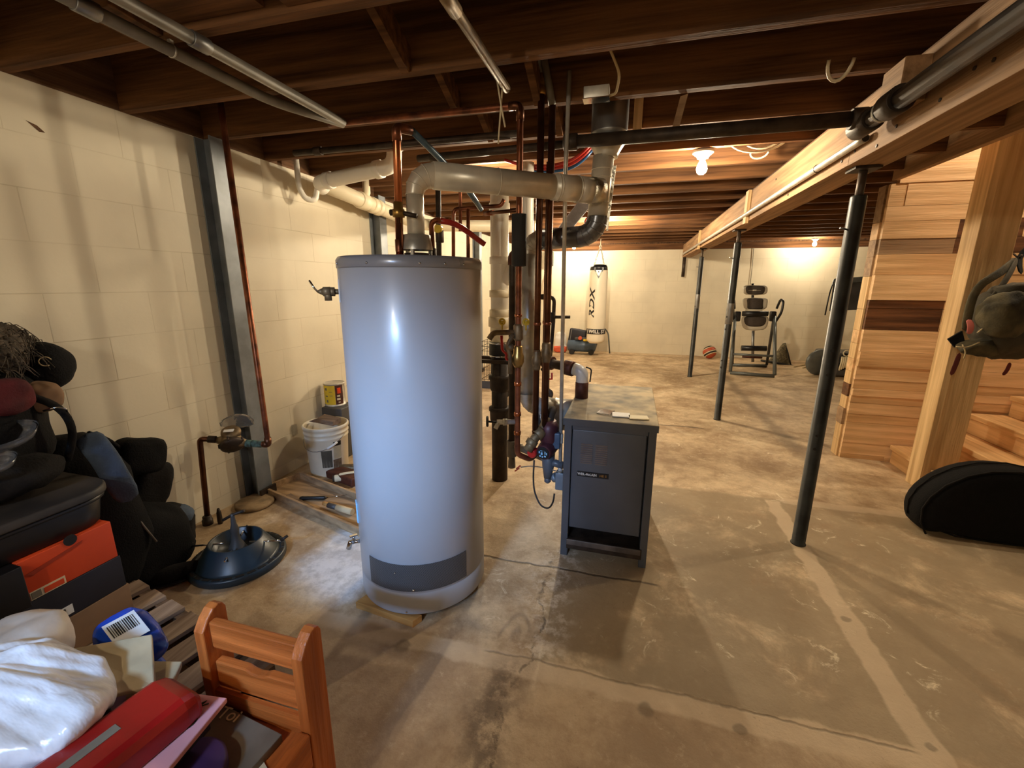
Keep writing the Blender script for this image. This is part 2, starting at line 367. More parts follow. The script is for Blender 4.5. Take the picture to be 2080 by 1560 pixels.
# ---- floor
def floormat():
    m, nt, p = newmat('stained concrete'); L = nt.links
    g = N(nt, 'ShaderNodeNewGeometry'); sep = N(nt, 'ShaderNodeSeparateXYZ')
    def noise(sc, det=6, off=0, rough=.55, dist=0):
        mp = N(nt, 'ShaderNodeMapping'); mp.inputs['Location'].default_value = (off, off*.7, 0); L.new(g.outputs['Position'], mp.inputs[0])
        n = N(nt, 'ShaderNodeTexNoise'); n.inputs['Scale'].default_value = sc; n.inputs['Detail'].default_value = det; n.inputs['Roughness'].default_value = rough; n.inputs['Distortion'].default_value = dist
        L.new(mp.outputs[0], n.inputs['Vector']); return n.outputs['Fac']
    def math_(op, a, b=None, c=None):
        n = N(nt, 'ShaderNodeMath', operation=op)
        for i, q in enumerate((a, b, c)):
            if q is None: continue
            if isinstance(q, (int, float)): n.inputs[i].default_value = q
            else: L.new(q, n.inputs[i])
        return n.outputs[0]
    def sst(v, a, b):
        n = N(nt, 'ShaderNodeMapRange', interpolation_type='SMOOTHSTEP'); n.inputs['From Min'].default_value = a; n.inputs['From Max'].default_value = b; L.new(v, n.inputs['Value']); return n.outputs[0]
    def mix(f, a, b):
        n = N(nt, 'ShaderNodeMixRGB')
        if isinstance(f, float): n.inputs[0].default_value = f
        else: L.new(f, n.inputs[0])
        for i, q in ((1, a), (2, b)):
            if isinstance(q, tuple): n.inputs[i].default_value = (*q, 1)
            else: L.new(q, n.inputs[i])
        return n.outputs[0]
    L.new(g.outputs['Position'], sep.inputs[0]); X, Y = sep.outputs[0], sep.outputs[1]
    wob = math_('MULTIPLY_ADD', noise(7, 5, 3), .07, -.035)
    Xw, Yw = math_('ADD', X, wob), math_('ADD', Y, wob)
    def band(v, c, hw, soft): return math_('SUBTRACT', 1.0, sst(math_('ABSOLUTE', math_('SUBTRACT', v, c)), hw-soft, hw+soft))
    def between(v, a, b, s=.02): return math_('MULTIPLY', sst(v, a-s, a+s), math_('SUBTRACT', 1.0, sst(v, b-s, b+s)))
    base = mix(sst(noise(2.0, 11, 1, .72), .34, .66), S(152,124,92), S(220,196,160))
    base = mix(math_('MULTIPLY', sst(noise(4.5, 8, 9, .7, .6), .5, .7), .55), base, S(150,120,88))
    base = mix(math_('MULTIPLY', sst(noise(3.2, 9, 21, .72, .8), .56, .74), .6), base, S(232,216,186))
    base = mix(math_('MULTIPLY', sst(noise(9, 11, 27, .78, .4), .47, .68), .42), base, S(140,108,74))
    base = mix(math_('MULTIPLY', sst(noise(20, 10, 29, .8, .3), .54, .70), .5), base, S(236,218,186))
    # grey green worn paint inside the old partition lines
    pad = math_('MULTIPLY', between(Xw, -.27, 3.4), between(Yw, 1.285, 2.9))
    padn = math_('MULTIPLY', pad, sst(noise(2.6, 9, 33, .68, .5), .33, .5))
    base = mix(math_('MULTIPLY', padn, .8), base, mix(noise(3, 5, 4), S(136,118,90), S(164,144,114)))
    front = math_('MULTIPLY', between(Yw, -3.0, 1.21), between(X, -3, 4))
    base = mix(math_('MULTIPLY', front, .35), base, S(178,152,122))
    fl = math_('MULTIPLY', math_('MULTIPLY', sst(noise(7, 10, 51, .75, 1.2), .58, .68), between(Yw, 1.4, 8.9, .1)), between(X, -.6, 1.4, .2))
    base = mix(math_('MULTIPLY', fl, .8), base, S(240,226,196))
    # pale strips where partition plates stood
    st = math_('MAXIMUM', math_('MULTIPLY', band(Xw, .947, .043, .008), between(Yw, 1.24, 2.88)), math_('MULTIPLY', band(Yw, 1.25, .04, .01), between(Xw, -1.25, .98)))
    st = math_('MAXIMUM', st, math_('MULTIPLY', math_('MULTIPLY', band(Yw, 2.9, .04, .012), between(Xw, 1.0, 3.4)), .8))
    base = mix(math_('MULTIPLY', st, .75), base, mix(noise(12, 5, 6), S(196,172,142), S(222,200,168)))
    # efflorescence by the crack, and cracks
    cw = math_('MULTIPLY_ADD', noise(3, 6, 13), .22, -.11); cf = math_('MULTIPLY_ADD', noise(16, 4, 15), .05, -.025)
    Xc = math_('ADD', math_('ADD', X, cw), cf)
    eff = math_('MULTIPLY', math_('MULTIPLY', band(Xc, -.27, .09, .07), sst(noise(14, 8, 17, .75), .45, .62)), between(Y, 1.3, 2.0))
    base = mix(math_('MULTIPLY', eff, .7), base, S(228,216,196))
    dk = math_('MULTIPLY', math_('MULTIPLY', band(Xc, -.33, .06, .06), between(Y, .3, 1.25, .08)), sst(noise(12, 8, 19, .7), .36, .58))
    base = mix(math_('MULTIPLY', dk, .8), base, S(86,66,48))
    ck = math_('MULTIPLY', math_('MULTIPLY', band(Xc, -.30, .005, .004), between(Y, -1, 2.0)), math_('MULTIPLY', sst(noise(13, 6, 91, .7), .42, .58), .8))
    Yc = math_('ADD', math_('ADD', Y, math_('MULTIPLY', cw, .3)), math_('MULTIPLY', cf, .4))
    ck = math_('MAXIMUM', ck, math_('MULTIPLY', band(Yc, 1.83, .006, .004), between(X, -1.2, .2)))
    ck = math_('MAXIMUM', ck, math_('MULTIPLY', band(Yc, 4.3, .012, .01), between(X, .0, .75)))
    rut = math_('MULTIPLY', band(math_('ADD', math_('ADD', X, math_('MULTIPLY', Y, -.0)), math_('MULTIPLY', cw, 1.0)), 1.42, .06, .05), between(Y, 3.6, 7.2, .3))
    base = mix(math_('MULTIPLY', rut, .55), base, S(104,84,62))
    ck2 = math_('MULTIPLY', math_('MULTIPLY', band(math_('ADD', Yc, 0), 1.28, .004, .004), between(X, -.45, .9)), .6)
    base = mix(math_('MULTIPLY', math_('MAXIMUM', ck, ck2), .75), base, S(62,46,34))
    # old glue spots
    for (sx, sy, sr) in ((-.76, 1.215, .035), (.13, 1.20, .03), (.42, 1.22, .022), (.94, 1.83, .02), (.945, 1.30, .016)):
        d = math_('SQRT', math_('ADD', math_('POWER', math_('SUBTRACT', Xw, sx), 2.0), math_('POWER', math_('SUBTRACT', Yw, sy), 2.0)))
        base = mix(math_('MULTIPLY', math_('SUBTRACT', 1.0, sst(d, sr*.6, sr*1.1)), .5), base, S(92,76,54))
    # pool of window daylight left of the heater, painted into the floor colour
    d = math_('SQRT', math_('ADD', math_('POWER', math_('MULTIPLY', math_('SUBTRACT', Xw, -1.28), 1.7), 2.0), math_('POWER', math_('SUBTRACT', Yw, 1.66), 2.0)))
    bl = math_('MULTIPLY', math_('SUBTRACT', 1.0, sst(math_('ADD', d, math_('MULTIPLY_ADD', noise(5, 8, 41, .7), .3, -.15)), .3, .46)), 1.0)
    base = mix(math_('MULTIPLY', bl, .8), base, mix(sst(noise(10, 8, 43, .7), .4, .6), S(200,198,196), S(238,236,234)))
    dirt = math_('MULTIPLY', math_('SUBTRACT', 1.0, sst(math_('ADD', X, 0), -2.3, -1.9)), between(Y, 1.2, 3))
    base = mix(math_('MULTIPLY', dirt, .35), base, S(150,122,86))
    sp = sst(noise(70, 3, 61, .6), .66, .74)
    base = mix(math_('MULTIPLY', sp, .3), base, S(82,64,46))
    L.new(base, p.inputs['Base Color'])
    rr = N(nt, 'ShaderNodeMapRange'); rr.inputs['To Min'].default_value = .38; rr.inputs['To Max'].default_value = .72; L.new(noise(2.5, 6, 71), rr.inputs['Value']); L.new(rr.outputs[0], p.inputs['Roughness'])
    hh = math_('ADD', math_('MULTIPLY', noise(9, 9, 81, .7), 1.0), math_('MULTIPLY', noise(90, 4, 83), .25))
    hh = math_('SUBTRACT', hh, math_('MULTIPLY', math_('MAXIMUM', ck, ck2), .8))
    b = N(nt, 'ShaderNodeBump'); b.inputs['Strength'].default_value = .45; b.inputs['Distance'].default_value = .012; L.new(hh, b.inputs['Height']); L.new(b.outputs[0], p.inputs['Normal'])
    return m
M['floor'] = floormat()
# ---------------------------------------------------------------- room shell
def struct(name, b, m, parent=None): return b.build(name, m, parent, kind='structure' if parent is None else None)
X0, X1, Y0, Y1 = -2.33, 4.6, -1.6, 9.0
ZW = 2.115            # top of walls, underside of joists
struct('floor', MB().box((X0-.2, Y0-.2, -.1), (X1+.2, Y1+.2, 0)), M['floor'])
struct('wall_left', MB().box((X0-.2, Y0-.2, 0), (X0, Y1+.2, ZW)), M['wallL'])
struct('wall_back', MB().box((X0, Y1, 0), (X1, Y1+.2, 2.005)), M['wallB'])
struct('wall_right', MB().box((X1, Y0-.2, 0), (X1+.2, Y1+.2, 2.9)), M['wallL'])
# front wall behind the viewer, with a small basement window
WX0, WX1, WZ0, WZ1 = -1.25, -.6, 1.78, 2.08
b = MB(); b.box((X0, Y0-.2, 0), (WX0, Y0, ZW)); b.box((WX1, Y0-.2, 0), (X1, Y0, ZW)); b.box((WX0, Y0-.2, 0), (WX1, Y0, WZ0)); b.box((WX0, Y0-.2, WZ1), (WX1, Y0, ZW))
struct('wall_front', b, M['wallB'])
b = MB()
for a, c in (((WX0, Y0-.12, WZ0), (WX0+.04, Y0-.06, WZ1)), ((WX1-.04, Y0-.12, WZ0), (WX1, Y0-.06, WZ1)), ((WX0+.04, Y0-.12, WZ0), (WX1-.04, Y0-.06, WZ0+.04)), ((WX0+.04, Y0-.12, WZ1-.04), (WX1-.04, Y0-.06, WZ1))): b.box(a, c)
struct('window_1', b, M['whitepl'])
struct('trim_1', MB().box((X0, Y1-.02, 2.006), (X1, Y1+.2, ZW-.001)), M['joist'])           # sill plate on the back wall
struct('trim_2', MB().box((X0-.2, Y0-.2, ZW), (X0, Y1+.2, 2.36)), M['rim'])             # rim board over the left wall
struct('trim_3', MB().box((X0, Y1+.01, ZW), (X1, Y1+.2, 2.36)), M['rim'])
struct('trim_4', MB().box((X0, Y0-.2, ZW), (X1, Y0, 2.36)), M['rim'])
# subfloor with the stairwell left open
b = MB(); b.box((X0-.2, Y0-.2, 2.36), (1.74, Y1+.2, 2.4)); b.box((1.74, Y0-.2, 2.36), (X1+.2, 2.4, 2.4)); b.box((1.74, 3.99, 2.36), (X1+.2, Y1+.2, 2.4))
struct('ceiling', b, M['sub'])
b = MB(); b.box((1.70, 2.36, 2.4), (1.74, 4.03, 2.9)); b.box((1.74, 2.36, 2.4), (X1, 2.4, 2.9)); b.box((1.70, 2.36, 2.9), (X1+.2, 4.03, 2.94)); b.box((1.74, 3.99, 2.4), (X1, 4.03, 2.9)); b.box((3.405, 3.86, 0), (X1, 3.985, 2.899))
struct('wall_stairwell', b, M['sub'])
# joists along X, one object each
jc = [1.255+.413*k for k in range(-9, 19)]
for k, y in enumerate(jc):
    x1 = X1
    if 2.35 < y < 3.99: x1 = 1.70
    dz = random.uniform(-.004, .004)
    t = .0195
    struct('ceiling_joist', MB().box((X0, y-t, ZW+.001+max(dz, 0)), (x1, y+t, 2.359)).jitter(.0015, 1.2, k), M['joist'])
struct('stairwell_header', MB().box((1.701, 2.36, 2.07), (1.739, 3.84, 2.359)), M['joisty'])
# bridging and blocking boards between joists
def board(name, p, q, w, t, m, up=(0, 0, 1)):
    p, q = V(p), V(q); d = (q-p).normalized(); u = V(up); s_ = d.cross(u).normalized(); u2 = s_.cross(d).normalized()
    h = [p-s_*t/2-u2*w/2, p+s_*t/2-u2*w/2, p+s_*t/2+u2*w/2, p-s_*t/2+u2*w/2]
    hq = [x+(q-p) for x in h]
    return struct(name, MB().hexa([h[0], h[1], h[2], h[3], hq[0], hq[1], hq[2], hq[3]]), m)
def bay(k): return 1.255+.413*k+.021, 1.255+.413*(k+1)-.021
for i, (x, k) in enumerate(((-.86, 0), (-.83, 1), (-.80, 2), (-.45, 1), (-1.75, 1), (-.42, 2), (-1.72, 2), (-1.68, 3), (-.78, 3), (-.38, 3), (.9, 3), (-1.2, 3))):
    a, c = bay(k); lo, hi = ZW+.03, 2.33
    if i in (0, 1, 2, 3, 5): board('bridging_board', (x, a, hi-.02), (x, c, lo+.0), .09, .03, M['joist'])
    else: board('bridging_board', (x, a, lo), (x, c, hi), .05, .03, M['joist'])
for (xa, xb, k, z) in ((-1.36, -.95, -.55, 2.2),):
    y = 1.255+.413*-1
for (x0, x1, ya, yb, z0, z1) in ((-1.45, -1.10, 1.05, 1.233, 2.14, 2.2), (-1.02, -.62, 1.10, 1.233, 2.13, 2.22), (-1.62, -1.50, 1.08, 1.233, 2.118, 2.17)):
    struct('blocking_board', MB().box((x0, ya, z0), (x1, yb, z1)), M['joist'])
# ---------------------------------------------------------------- girder and posts
gx0, gx1, gz0, gz1 = .86, 1.02, 1.855, 2.085
g = thing('support_girder', 'long built-up wooden girder carried on the row of grey steel posts', 'beam', (.94, 3, gz0))
MB().box((gx0, Y0, gz0), (gx1-.082, 2.33, gz1)).build('beam_ply', M['joisty'], g, bevel=.002)
MB().box((gx0+.001, 2.334, gz0+.002), (gx1-.082, Y1-.03, gz1-.002)).build('beam_ply', M['joisty'], g, bevel=.002)
MB().box((gx1-.080, Y0, gz0+.003), (gx1, Y1-.03, gz1)).build('beam_ply', M['joisty'], g, bevel=.002)
MB().box((gx0+.03, Y0, gz1+.0005), (gx1-.02, Y1-.03, ZW)).build('top_plate', M['rim'], g)
for (y, z0, z1) in ((4.08, 1.84, 2.09), (6.75, 1.84, 2.09)):
    MB().box((gx0-.022, y-.045, z0), (gx0-.0005, y+.045, z1)).build('splice_cleat', M['stud'], g)
MB().box((gx0-.075, 1.83, 1.93), (gx0-.0005, 1.96, 2.06)).build('hanger_block', M['joisty'], g, bevel=.003)
b = MB()
for (y, z) in ((2.30, 2.04), (2.30, 1.99), (2.28, 1.9), (2.38, 2.03), (2.4, 1.89), (1.75, 1.9), (1.62, 1.93), (1.55, 1.92), (2.02, 2.05), (2.05, 2.04), (1.98, 1.9), (2.1, 1.87), (3.1, 1.88), (3.4, 2.03)):
    b.cyl((gx0-.003, y, z), (gx0+.002, y, z), .006, seg=8)
b.build('nail_rivet', M['iron'], g)
pl_ = ['large steel post nearest the camera, beside the guitar case', 'middle steel post of the row, left of the inversion table', 'farthest steel post of the row, near the basketball']
for i, y in enumerate((2.39, 4.645, 6.845)):
    x = (.945, .925, .915)[i]
    p = thing('steel_post', pl_[i], 'post', (x, y, 0), 'steel posts under the girder')
    MB().lathe((x, y, 0), [(.036, 0), (.036, .006), (.032, .007), (.032, 1.735), (.029, 1.742), (.015, 1.742)], seg=28).build('tube', M['post'], p)
    MB().cyl((x, y, 1.70), (x, y, gz0-.012), .0165, seg=18).build('screw', M['posttop'], p)
    MB().box((x-.05, y-.05, gz0-.010), (x+.05, y+.05, gz0-.0005)).build('bearing_plate', M['iron'], p)
    b = MB()
    for z in (1.05, .93, .62, .55):
        a = R(-110) if i == 0 else R(-140)
        q = V((x+.0315*math.cos(a), y+.0315*math.sin(a), z)); n = V((math.cos(a), math.sin(a), 0))
        b.cyl(q, q+n*.002, .008, seg=10)
    b.build('rivet', M['ink'], p)
    if i: MB().lathe((x, y, .98 if i == 1 else 1.02), [(.0325, 0), (.0335, .005), (.0335, .19), (.0325, .2)], seg=24, cap=False).build('worn_band', M['galvdull'], p)
    b = MB(); b.tube([(x-.031, y-.01, 1.60), (x-.06, y-.02, 1.605)], .004, 8); b.build('locking_pin', M['galvdull'], p)
# ---------------------------------------------------------------- stair and plank wall
PY = 3.85
plank_rows = [ # z0, z1, [(x0, x1, mat index, proud)]
 (0, .035, [(1.70, 2.0, 1, 0), (2.0, 3.4, 0, .01)]), (.035, .13, [(1.70, 3.4, 0, 0)]), (.13, .30, [(1.70, 3.4, 0, .002)]), (.30, .37, [(1.70, 3.4, 1, 0)]), (.37, .46, [(1.70, 3.4, 0, .002)]),
 (.46, .52, [(1.70, 2.17, 0, .002), (2.17, 3.4, 1, .012)]), (.52, .575, [(1.70, 3.4, 0, .014)]), (.575, .645, [(1.70, 3.4, 4, .0)]), (.645, .75, [(1.70, 3.4, 0, .003)]), (.75, .865, [(1.70, 2.2, 1, .018), (2.2, 3.4, 0, 0)]),
 (.865, 1.03, [(1.70, 3.4, 0, .004)]), (1.03, 1.19, [(1.70, 2.16, 3, 0), (2.16, 2.9, 0, .006), (2.9, 3.4, 1, 0)]), (1.19, 1.25, [(1.70, 2.16, 3, .004), (2.16, 3.4, 0, .0)]), (1.25, 1.43, [(1.70, 2.17, 0, .016), (2.17, 3.4, 1, 0)]), (1.43, 1.575, [(1.70, 3.4, 1, .002)]),
 (1.575, 1.68, [(1.70, 2.14, 2, 0), (2.14, 2.9, 3, 0), (2.9, 3.4, 0, 0)]), (1.68, 1.80, [(1.70, 2.14, 0, .004), (2.14, 2.5, 3, 0), (2.5, 3.4, 0, 0)]), (1.80, 1.90, [(1.70, 3.4, 0, .002)]), (1.90, 2.05, [(1.70, 1.8, 1, 0), (1.8, 3.4, 0, .003)]), (2.05, 2.16, [(1.745, 3.4, 0, .008)]), (2.16, 2.30, [(1.745, 3.4, 0, .0)]), (2.30, 2.45, [(1.745, 3.4, 1, .004)]), (2.45, 2.85, [(1.745, 3.4, 0, .0)])]
pm = [M['maple'], M['maple2'], M['tanplank'], M['walnut'], M['maple2'], M['stud']]
b = MB()
b.mat(0)
for z0, z1, row in plank_rows:
    for x0, x1, mi, pr in row:
        b.mat(mi).box((x0+.0008, PY-pr-.012, z0+.001), (min(x1, 3.4)-.0008, PY+.02, z1-.001))
struct('wall_planks', b, pm)
b = MB(); b.mat(5).box((1.71, PY+.021, 0), (3.4, PY+.06, 2.05))
ends = [(0,.13,5),(.13,.27,5),(.27,.40,2),(.40,.50,5),(.50,.60,3),(.60,.70,5),(.70,.80,1),(.80,.92,5),(.92,1.02,1),(1.02,1.18,5),(1.18,1.42,5),(1.42,1.56,2),(1.56,1.68,2),(1.68,1.80,1),(1.80,2.05,2)]
for z0, z1, mi in ends: b.mat(mi).box((1.688-(.008 if .27 <= z0 < .4 else 0), PY+.021, z0+.001), (1.7095, PY+.12, z1-.001))
struct('wall_plank_end', b, pm)
st = thing('wooden_staircase', 'pine staircase rising beside the pale plank wall behind the wooden post', 'stairs', (2.03, 3.4, 0))
RZ, RD = .148, .215
for k in range(6):
    x = 2.03+RD*k; z = RZ*(k+1)
    b = MB(); ya, yb = 2.98, PY-.034
    if k == 0: b.prism([(x-.02, ya, z-.035), (x+RD-.002, ya, z-.035), (x+RD-.002, yb, z-.035), (x-.02, yb, z-.035), (x-.02, 3.478, z-.035), (2.158, 3.478, z-.035), (2.158, 3.332, z-.035), (x-.02, 3.332, z-.035)], (0, 0, .035))
    else: b.box((x-.02, ya, z-.035), (x+RD-.002, yb, z))
    b.build('tread', M['tread'], st, bevel=.004)
    for y0, y1 in (((2.99, 3.332), (3.478, PY-.035)) if k == 0 else ((2.99, PY-.035),)): MB().box((x, y0, z-RZ+(.001 if k == 0 else 0)), (x+.018, y1, z-.036)).build('riser', M['tread'], st)
MB().prism([(2.05, 2.975, 0), (2.05+RD*6, 2.975, 0), (2.05+RD*6, 2.975, RZ*5.6), (2.05, 2.975, RZ*.4)], (0, -.03, 0)).build('stringer', M['tread'], st)
wp = thing('wooden_post', 'square lumber post standing at the foot of the pine staircase', 'post', (2.05, 3.4, 0))
MB().box((1.962, 3.335, 0), (2.0, 3.475, 2.359)).build('timber', M['stud'], wp, bevel=.003)
MB().box((2.0005, 3.34, 0), (2.155, 3.47, 2.359)).build('timber', M['stud'], wp, bevel=.003)
# ---------------------------------------------------------------- steel wall braces
lab = ['grey steel wall brace by the water meter, nearest of three', 'steel wall brace partly hidden behind the flue and water heater', 'farthest grey steel wall brace, beside the white stack pipe']
for i, y in enumerate((2.05, 3.66, 6.3)):
    p = thing('wall_brace', lab[i], 'brace', (X0+.06, y, 0), 'steel braces against the left wall')
    x = X0+.002
    b = MB(); zt = ZW-.003
    b.box((x, y-.055, .0), (x+.008, y+.055, zt)); b.box((x+.008, y-.004, 0), (x+.1, y+.004, zt)); b.box((x+.1, y-.055, 0), (x+.108, y+.055, zt))
    b.build('i_beam', M['beam'], p, bevel=.002)
    MB().box((x+.12, y-.06, .0), (x+.135, y+.06, .06)).build('foot_angle', M['iron'], p)
# ---------------------------------------------------------------- water heater
HX, HY, HR, HB, HT = -.857, 1.60, .276, .032, 1.445
h = thing('water_heater', 'tall grey cylindrical water heater standing beside the boiler', 'water heater', (HX, HY, HB))
MB().lathe((HX, HY, HB), [(HR-.01, 0), (HR-.002, .0), (HR, .004), (HR, .095), (HR-.003, .098), (HR, .101), (HR, 1.375), (HR-.002, 1.378)], seg=96).build('tank', M['heater'], h)
MB().lathe((HX, HY, HB), [(HR+.002, 1.372), (HR+.0035, 1.376), (HR+.0035, 1.402), (HR-.004, 1.413), (HR-.05, 1.413), (.01, 1.414)], seg=96).build('top_cap', M['heatercap'], h)
def hp(ang, z, off=0.0): return V((HX+(HR+off)*math.sin(ang), HY-(HR+off)*math.cos(ang), z))
cam_a = math.atan2(-HX, HY)      # bearing from the heater to the camera
def patch(b, a0, a1, z0, z1, off, n=24):
    r1 = [[hp(a0+(a1-a0)*i/n, z0, off), hp(a0+(a1-a0)*i/n, z1, off), hp(a0+(a1-a0)*i/n, z1, off-.004), hp(a0+(a1-a0)*i/n, z0, off-.004)] for i in range(n+1)]
    return b.loft(r1, True, sm=False)
patch(MB(), cam_a-.92, cam_a+.66, .142, .262, .0025).build('access_panel', M['grille'], h)
b = MB()
for a in (-.55, .1, .42, .72, -1.2): b.ball(hp(cam_a+a, 1.418, .004), .0045, 10, 6)
b.ball(hp(cam_a-.18, .152, .004), .006, 10, 6); b.ball(hp(cam_a-.44, .225, .004), .004, 10, 6); b.ball(hp(cam_a-.3, .045, .002), .004, 8, 5)
b.build('screw', M['chrome'], h)
patch(MB(), cam_a-1.36, cam_a-1.30, 1.28, 1.365, .0015).build('rating_sticker', M['white'], h)
sk = patch(MB(), cam_a-1.44, cam_a-1.30, .36, .45, .0045); sk = sk.build('warning_sticker', M['bluelabel'], h)
# relief valve on the left side
d = V((-math.cos(R(12)), -math.sin(R(12)), 0)); d = V((-.86, -.5, 0)).normalized()
c0 = V((HX, HY, 1.318))+d*(HR-.004)
rv = MB().tube([c0, c0+d*.022], .010, 14); rv.cyl(c0+d*.02, c0+d*.036, .017, .017, 8); rv.cyl(c0+d*.036, c0+d*.062, .019, .018, 18); rv.cyl(c0+d*.062, c0+d*.082, .015, .005, 14)
rv.cyl(c0+d*.046+V((0, 0, .003)), c0+d*.046+V((0, 0, -.034)), .0135, .0135, 16)
rv = rv.build('relief_valve', M['bronze'], h)
q = c0+d*.078; MB().tube([q+V((0, 0, -.004)), q+d*.014+V((0, 0, .012)), q+d*.03+V((0, 0, .042))], .0038, 8).build('test_lever', M['chrome'], rv)
# drain valve
c0 = V((HX, HY, .235))+d*(HR-.004)
dv = MB().tube([c0, c0+d*.035], .009, 12); dv.tube([c0+d*.03, c0+d*.045, c0+d*.055+V((0, 0, -.03))], .011, 12); dv.cyl(c0+d*.03, c0+d*.03+V((0, 0, .028)), .006, seg=10)
dv = dv.build('drain_valve', M['chrome'], h)
MB().cbox(c0+d*.03+V((0, 0, .03)), (.032, .012, .006), Matrix.Rotation(R(50), 3, 'Z')).build('valve_handle', M['chrome'], dv)
# draft hood
FX, FY = -.842, 1.625
dh = MB().lathe((FX, FY, HT+.035), [(.064, 0), (.064, .004), (.058, .035), (.056, .038), (.056, .056), (.036, .06)], seg=36, cap=False)
dh.lathe((FX, FY, HT+.036), [(.062, 0), (.056, .034), (.034, .058)], seg=36, cap=False)
dh.build('draft_hood', M['galv'], h)
for a in (40, 160, 280):
    x, y = FX+.055*math.cos(R(a)), FY+.055*math.sin(R(a)); MB().box((x-.006, y-.006, HT-.002), (x+.006, y+.006, HT+.045)).build('hood_leg', M['galv'], h)
MB().lathe((FX, FY, HT+.001), [(.05, 0), (.05, .022), (.045, .023)], seg=24).build('flue_collar', M['iron'], h)
# shim under the heater
tag(MB().hexa([V((-1.05, 1.335, 0)), V((-.765, 1.303, 0)), V((-.745, 1.345, 0)), V((-1.03, 1.40, 0)), V((-1.05, 1.335, .031)), V((-.765, 1.303, .031)), V((-.745, 1.345, .031)), V((-1.03, 1.40, .031))]).build('wood_shim', M['block'], bevel=.002), 'short pine board wedged under front edge of the water heater', 'wood block')
for (x0, y0, x1, y1) in ((-.75, 1.66, -.62, 1.76), (-1.05, 1.7, -.9, 1.82)):
    o = MB().box((x0, y0, 0), (x1, y1, .031)).build('wood_shim', M['block']); tag(o, 'pine board hidden under the back of the water heater', 'wood block', 'boards under the water heater')
# cold inlet: copper riser with union, then flexible line
ix, iy = -.885, 1.565
p = thing('copper_inlet_pipe', 'bright copper riser with brass union on top of the water heater', 'pipe', (ix, iy, HT))
MB().tube([(ix, iy, HT+.002), (ix+.012, iy, 1.885), (ix+.012, iy, 1.905), (ix+.035, iy+.03, 1.905)], .015, 16, bend=.02).build('riser', M['copperbright'], p)
MB().lathe((ix, iy, HT+.0), [(.02, 0), (.02, .015), (.014, .016), (.016, .03), (.016, .07), (.013, .072)], seg=12).build('dielectric_nipple', M['copper'], p)
b = MB(); b.lathe((ix+.004, iy, 1.575), [(.015, 0), (.015, .02), (.023, .022), (.023, .05), (.018, .052), (.018, .075), (.014, .078)], seg=10); b.build('union', M['brass'], p)
b = MB(); b.cyl((ix+.005, iy, 1.615), (ix+.075, iy+.01, 1.6), .009, seg=10); b.cyl((ix-.03, iy, 1.615), (ix+.0, iy, 1.615), .012, seg=10); b.build('bleed_stub', M['iron'], p)
b = MB(); b.tube([(ix+.012, iy, 1.86), (ix+.012, iy, 1.907), (ix+.05, iy+.045, 1.907)], .0175, 16, bend=.018); b.build('elbow', M['copper'], p)
tag(MB().tube([(ix+.05, iy+.045, 1.907), (-.80, 1.80, 1.85), (-.77, 2.0, 1.78), (-.76, 2.17, 1.715)], .0125, 12, bend=.1).build('flexible_water_line', M['pexbluedk']), 'blue grey tube running from the copper riser down behind the flue', 'pipe')
# hot outlet
ox, oy = -.832, 1.745
p = thing('hot_outlet_pipe', 'short copper outlet on water heater top leading to red tubing', 'pipe', (ox, oy, HT))
MB().tube([(ox, oy, HT+.002), (ox, oy, 1.605), (ox+.04, oy+.01, 1.61)], .011, 14, bend=.02).build('riser', M['copper'], p)
MB().tube([(ox+.02, oy+.005, 1.609), (ox+.09, oy+.05, 1.60), (ox+.19, oy+.13, 1.52)], .012, 12, bend=.06).build('red_tube', M['pexred'], p)
MB().lathe((ox, oy, HT), [(.017, 0), (.017, .05), (.012, .052)], seg=10).build('dielectric_nipple', M['iron'], p)
# ---------------------------------------------------------------- flue
VY = 2.19
vq = lambda x, y, Y=VY: at(x, y, 1, Y)
VX = vq(1222, 350).x
f = thing('heater_flue', 'galvanised flue rising from the water heater and running across to the vertical duct', 'duct', (FX, FY, HT+.1))
fr0, fr = .034, .051
b = MB(); 
def gored(b, p0, d0, d1, rad, r, n=4, seg=36, r1=None):
    """elbow of n gores turning from direction d0 to d1 round bend radius rad; returns end point"""
    d0, d1 = V(d0).normalized(), V(d1).normalized(); ang = d0.angle(d1); ax = d0.cross(d1).normalized()
    c = V(p0)+(ax.cross(d0))*rad; r1 = r1 or r
    pts = [Matrix.Rotation(ang*i/n, 3, ax) @ (V(p0)-c)+c for i in range(n+1)]
    rings = []
    for i, q in enumerate(pts):
        t = Matrix.Rotation(ang*i/n, 3, ax) @ d0; w = t.cross(ax); rr = r+(r1-r)*i/n
        rings.append([q+(ax*math.cos(2*PI*k/seg)+w*math.sin(2*PI*k/seg))*rr for k in range(seg)])
    b.loft(rings, False)
    for i in range(1, n+1):
        t = Matrix.Rotation(ang*i/n, 3, ax) @ d0
        b.torus(pts[i], t, r+(r1-r)*i/n-.0005, .002, seg, 6)
    return pts[-1]
fe = at(1212, 388, 1, VY-.075)
e1z = at(870, 352, 1, 1.66).z
hd = V((fe.x-FX, fe.y-FY, fe.z-e1z)).normalized()
b.cyl((FX, FY, HT+.09), (FX, FY, e1z-.08), fr0, fr0, 36); b.torus((FX, FY, e1z-.082), (0, 0, 1), fr0, .002, 36, 6); b.build('riser_pipe', M['duct'], f)
b = MB(); e1 = gored(b, (FX, FY, e1z-.082), (0, 0, 1), hd, .075, fr0, 4, 36, fr-.003); b.build('elbow', M['duct'], f)
run = fe-e1; rl = run.length; rd = run.normalized()
b = MB(); b.cyl(e1, e1+rd*(rl*.72), fr, fr, 36)
for t in (.36, .70): b.torus(e1+rd*rl*t, rd, fr, .002, 36, 6)
b.build('cross_pipe', M['duct'], f)
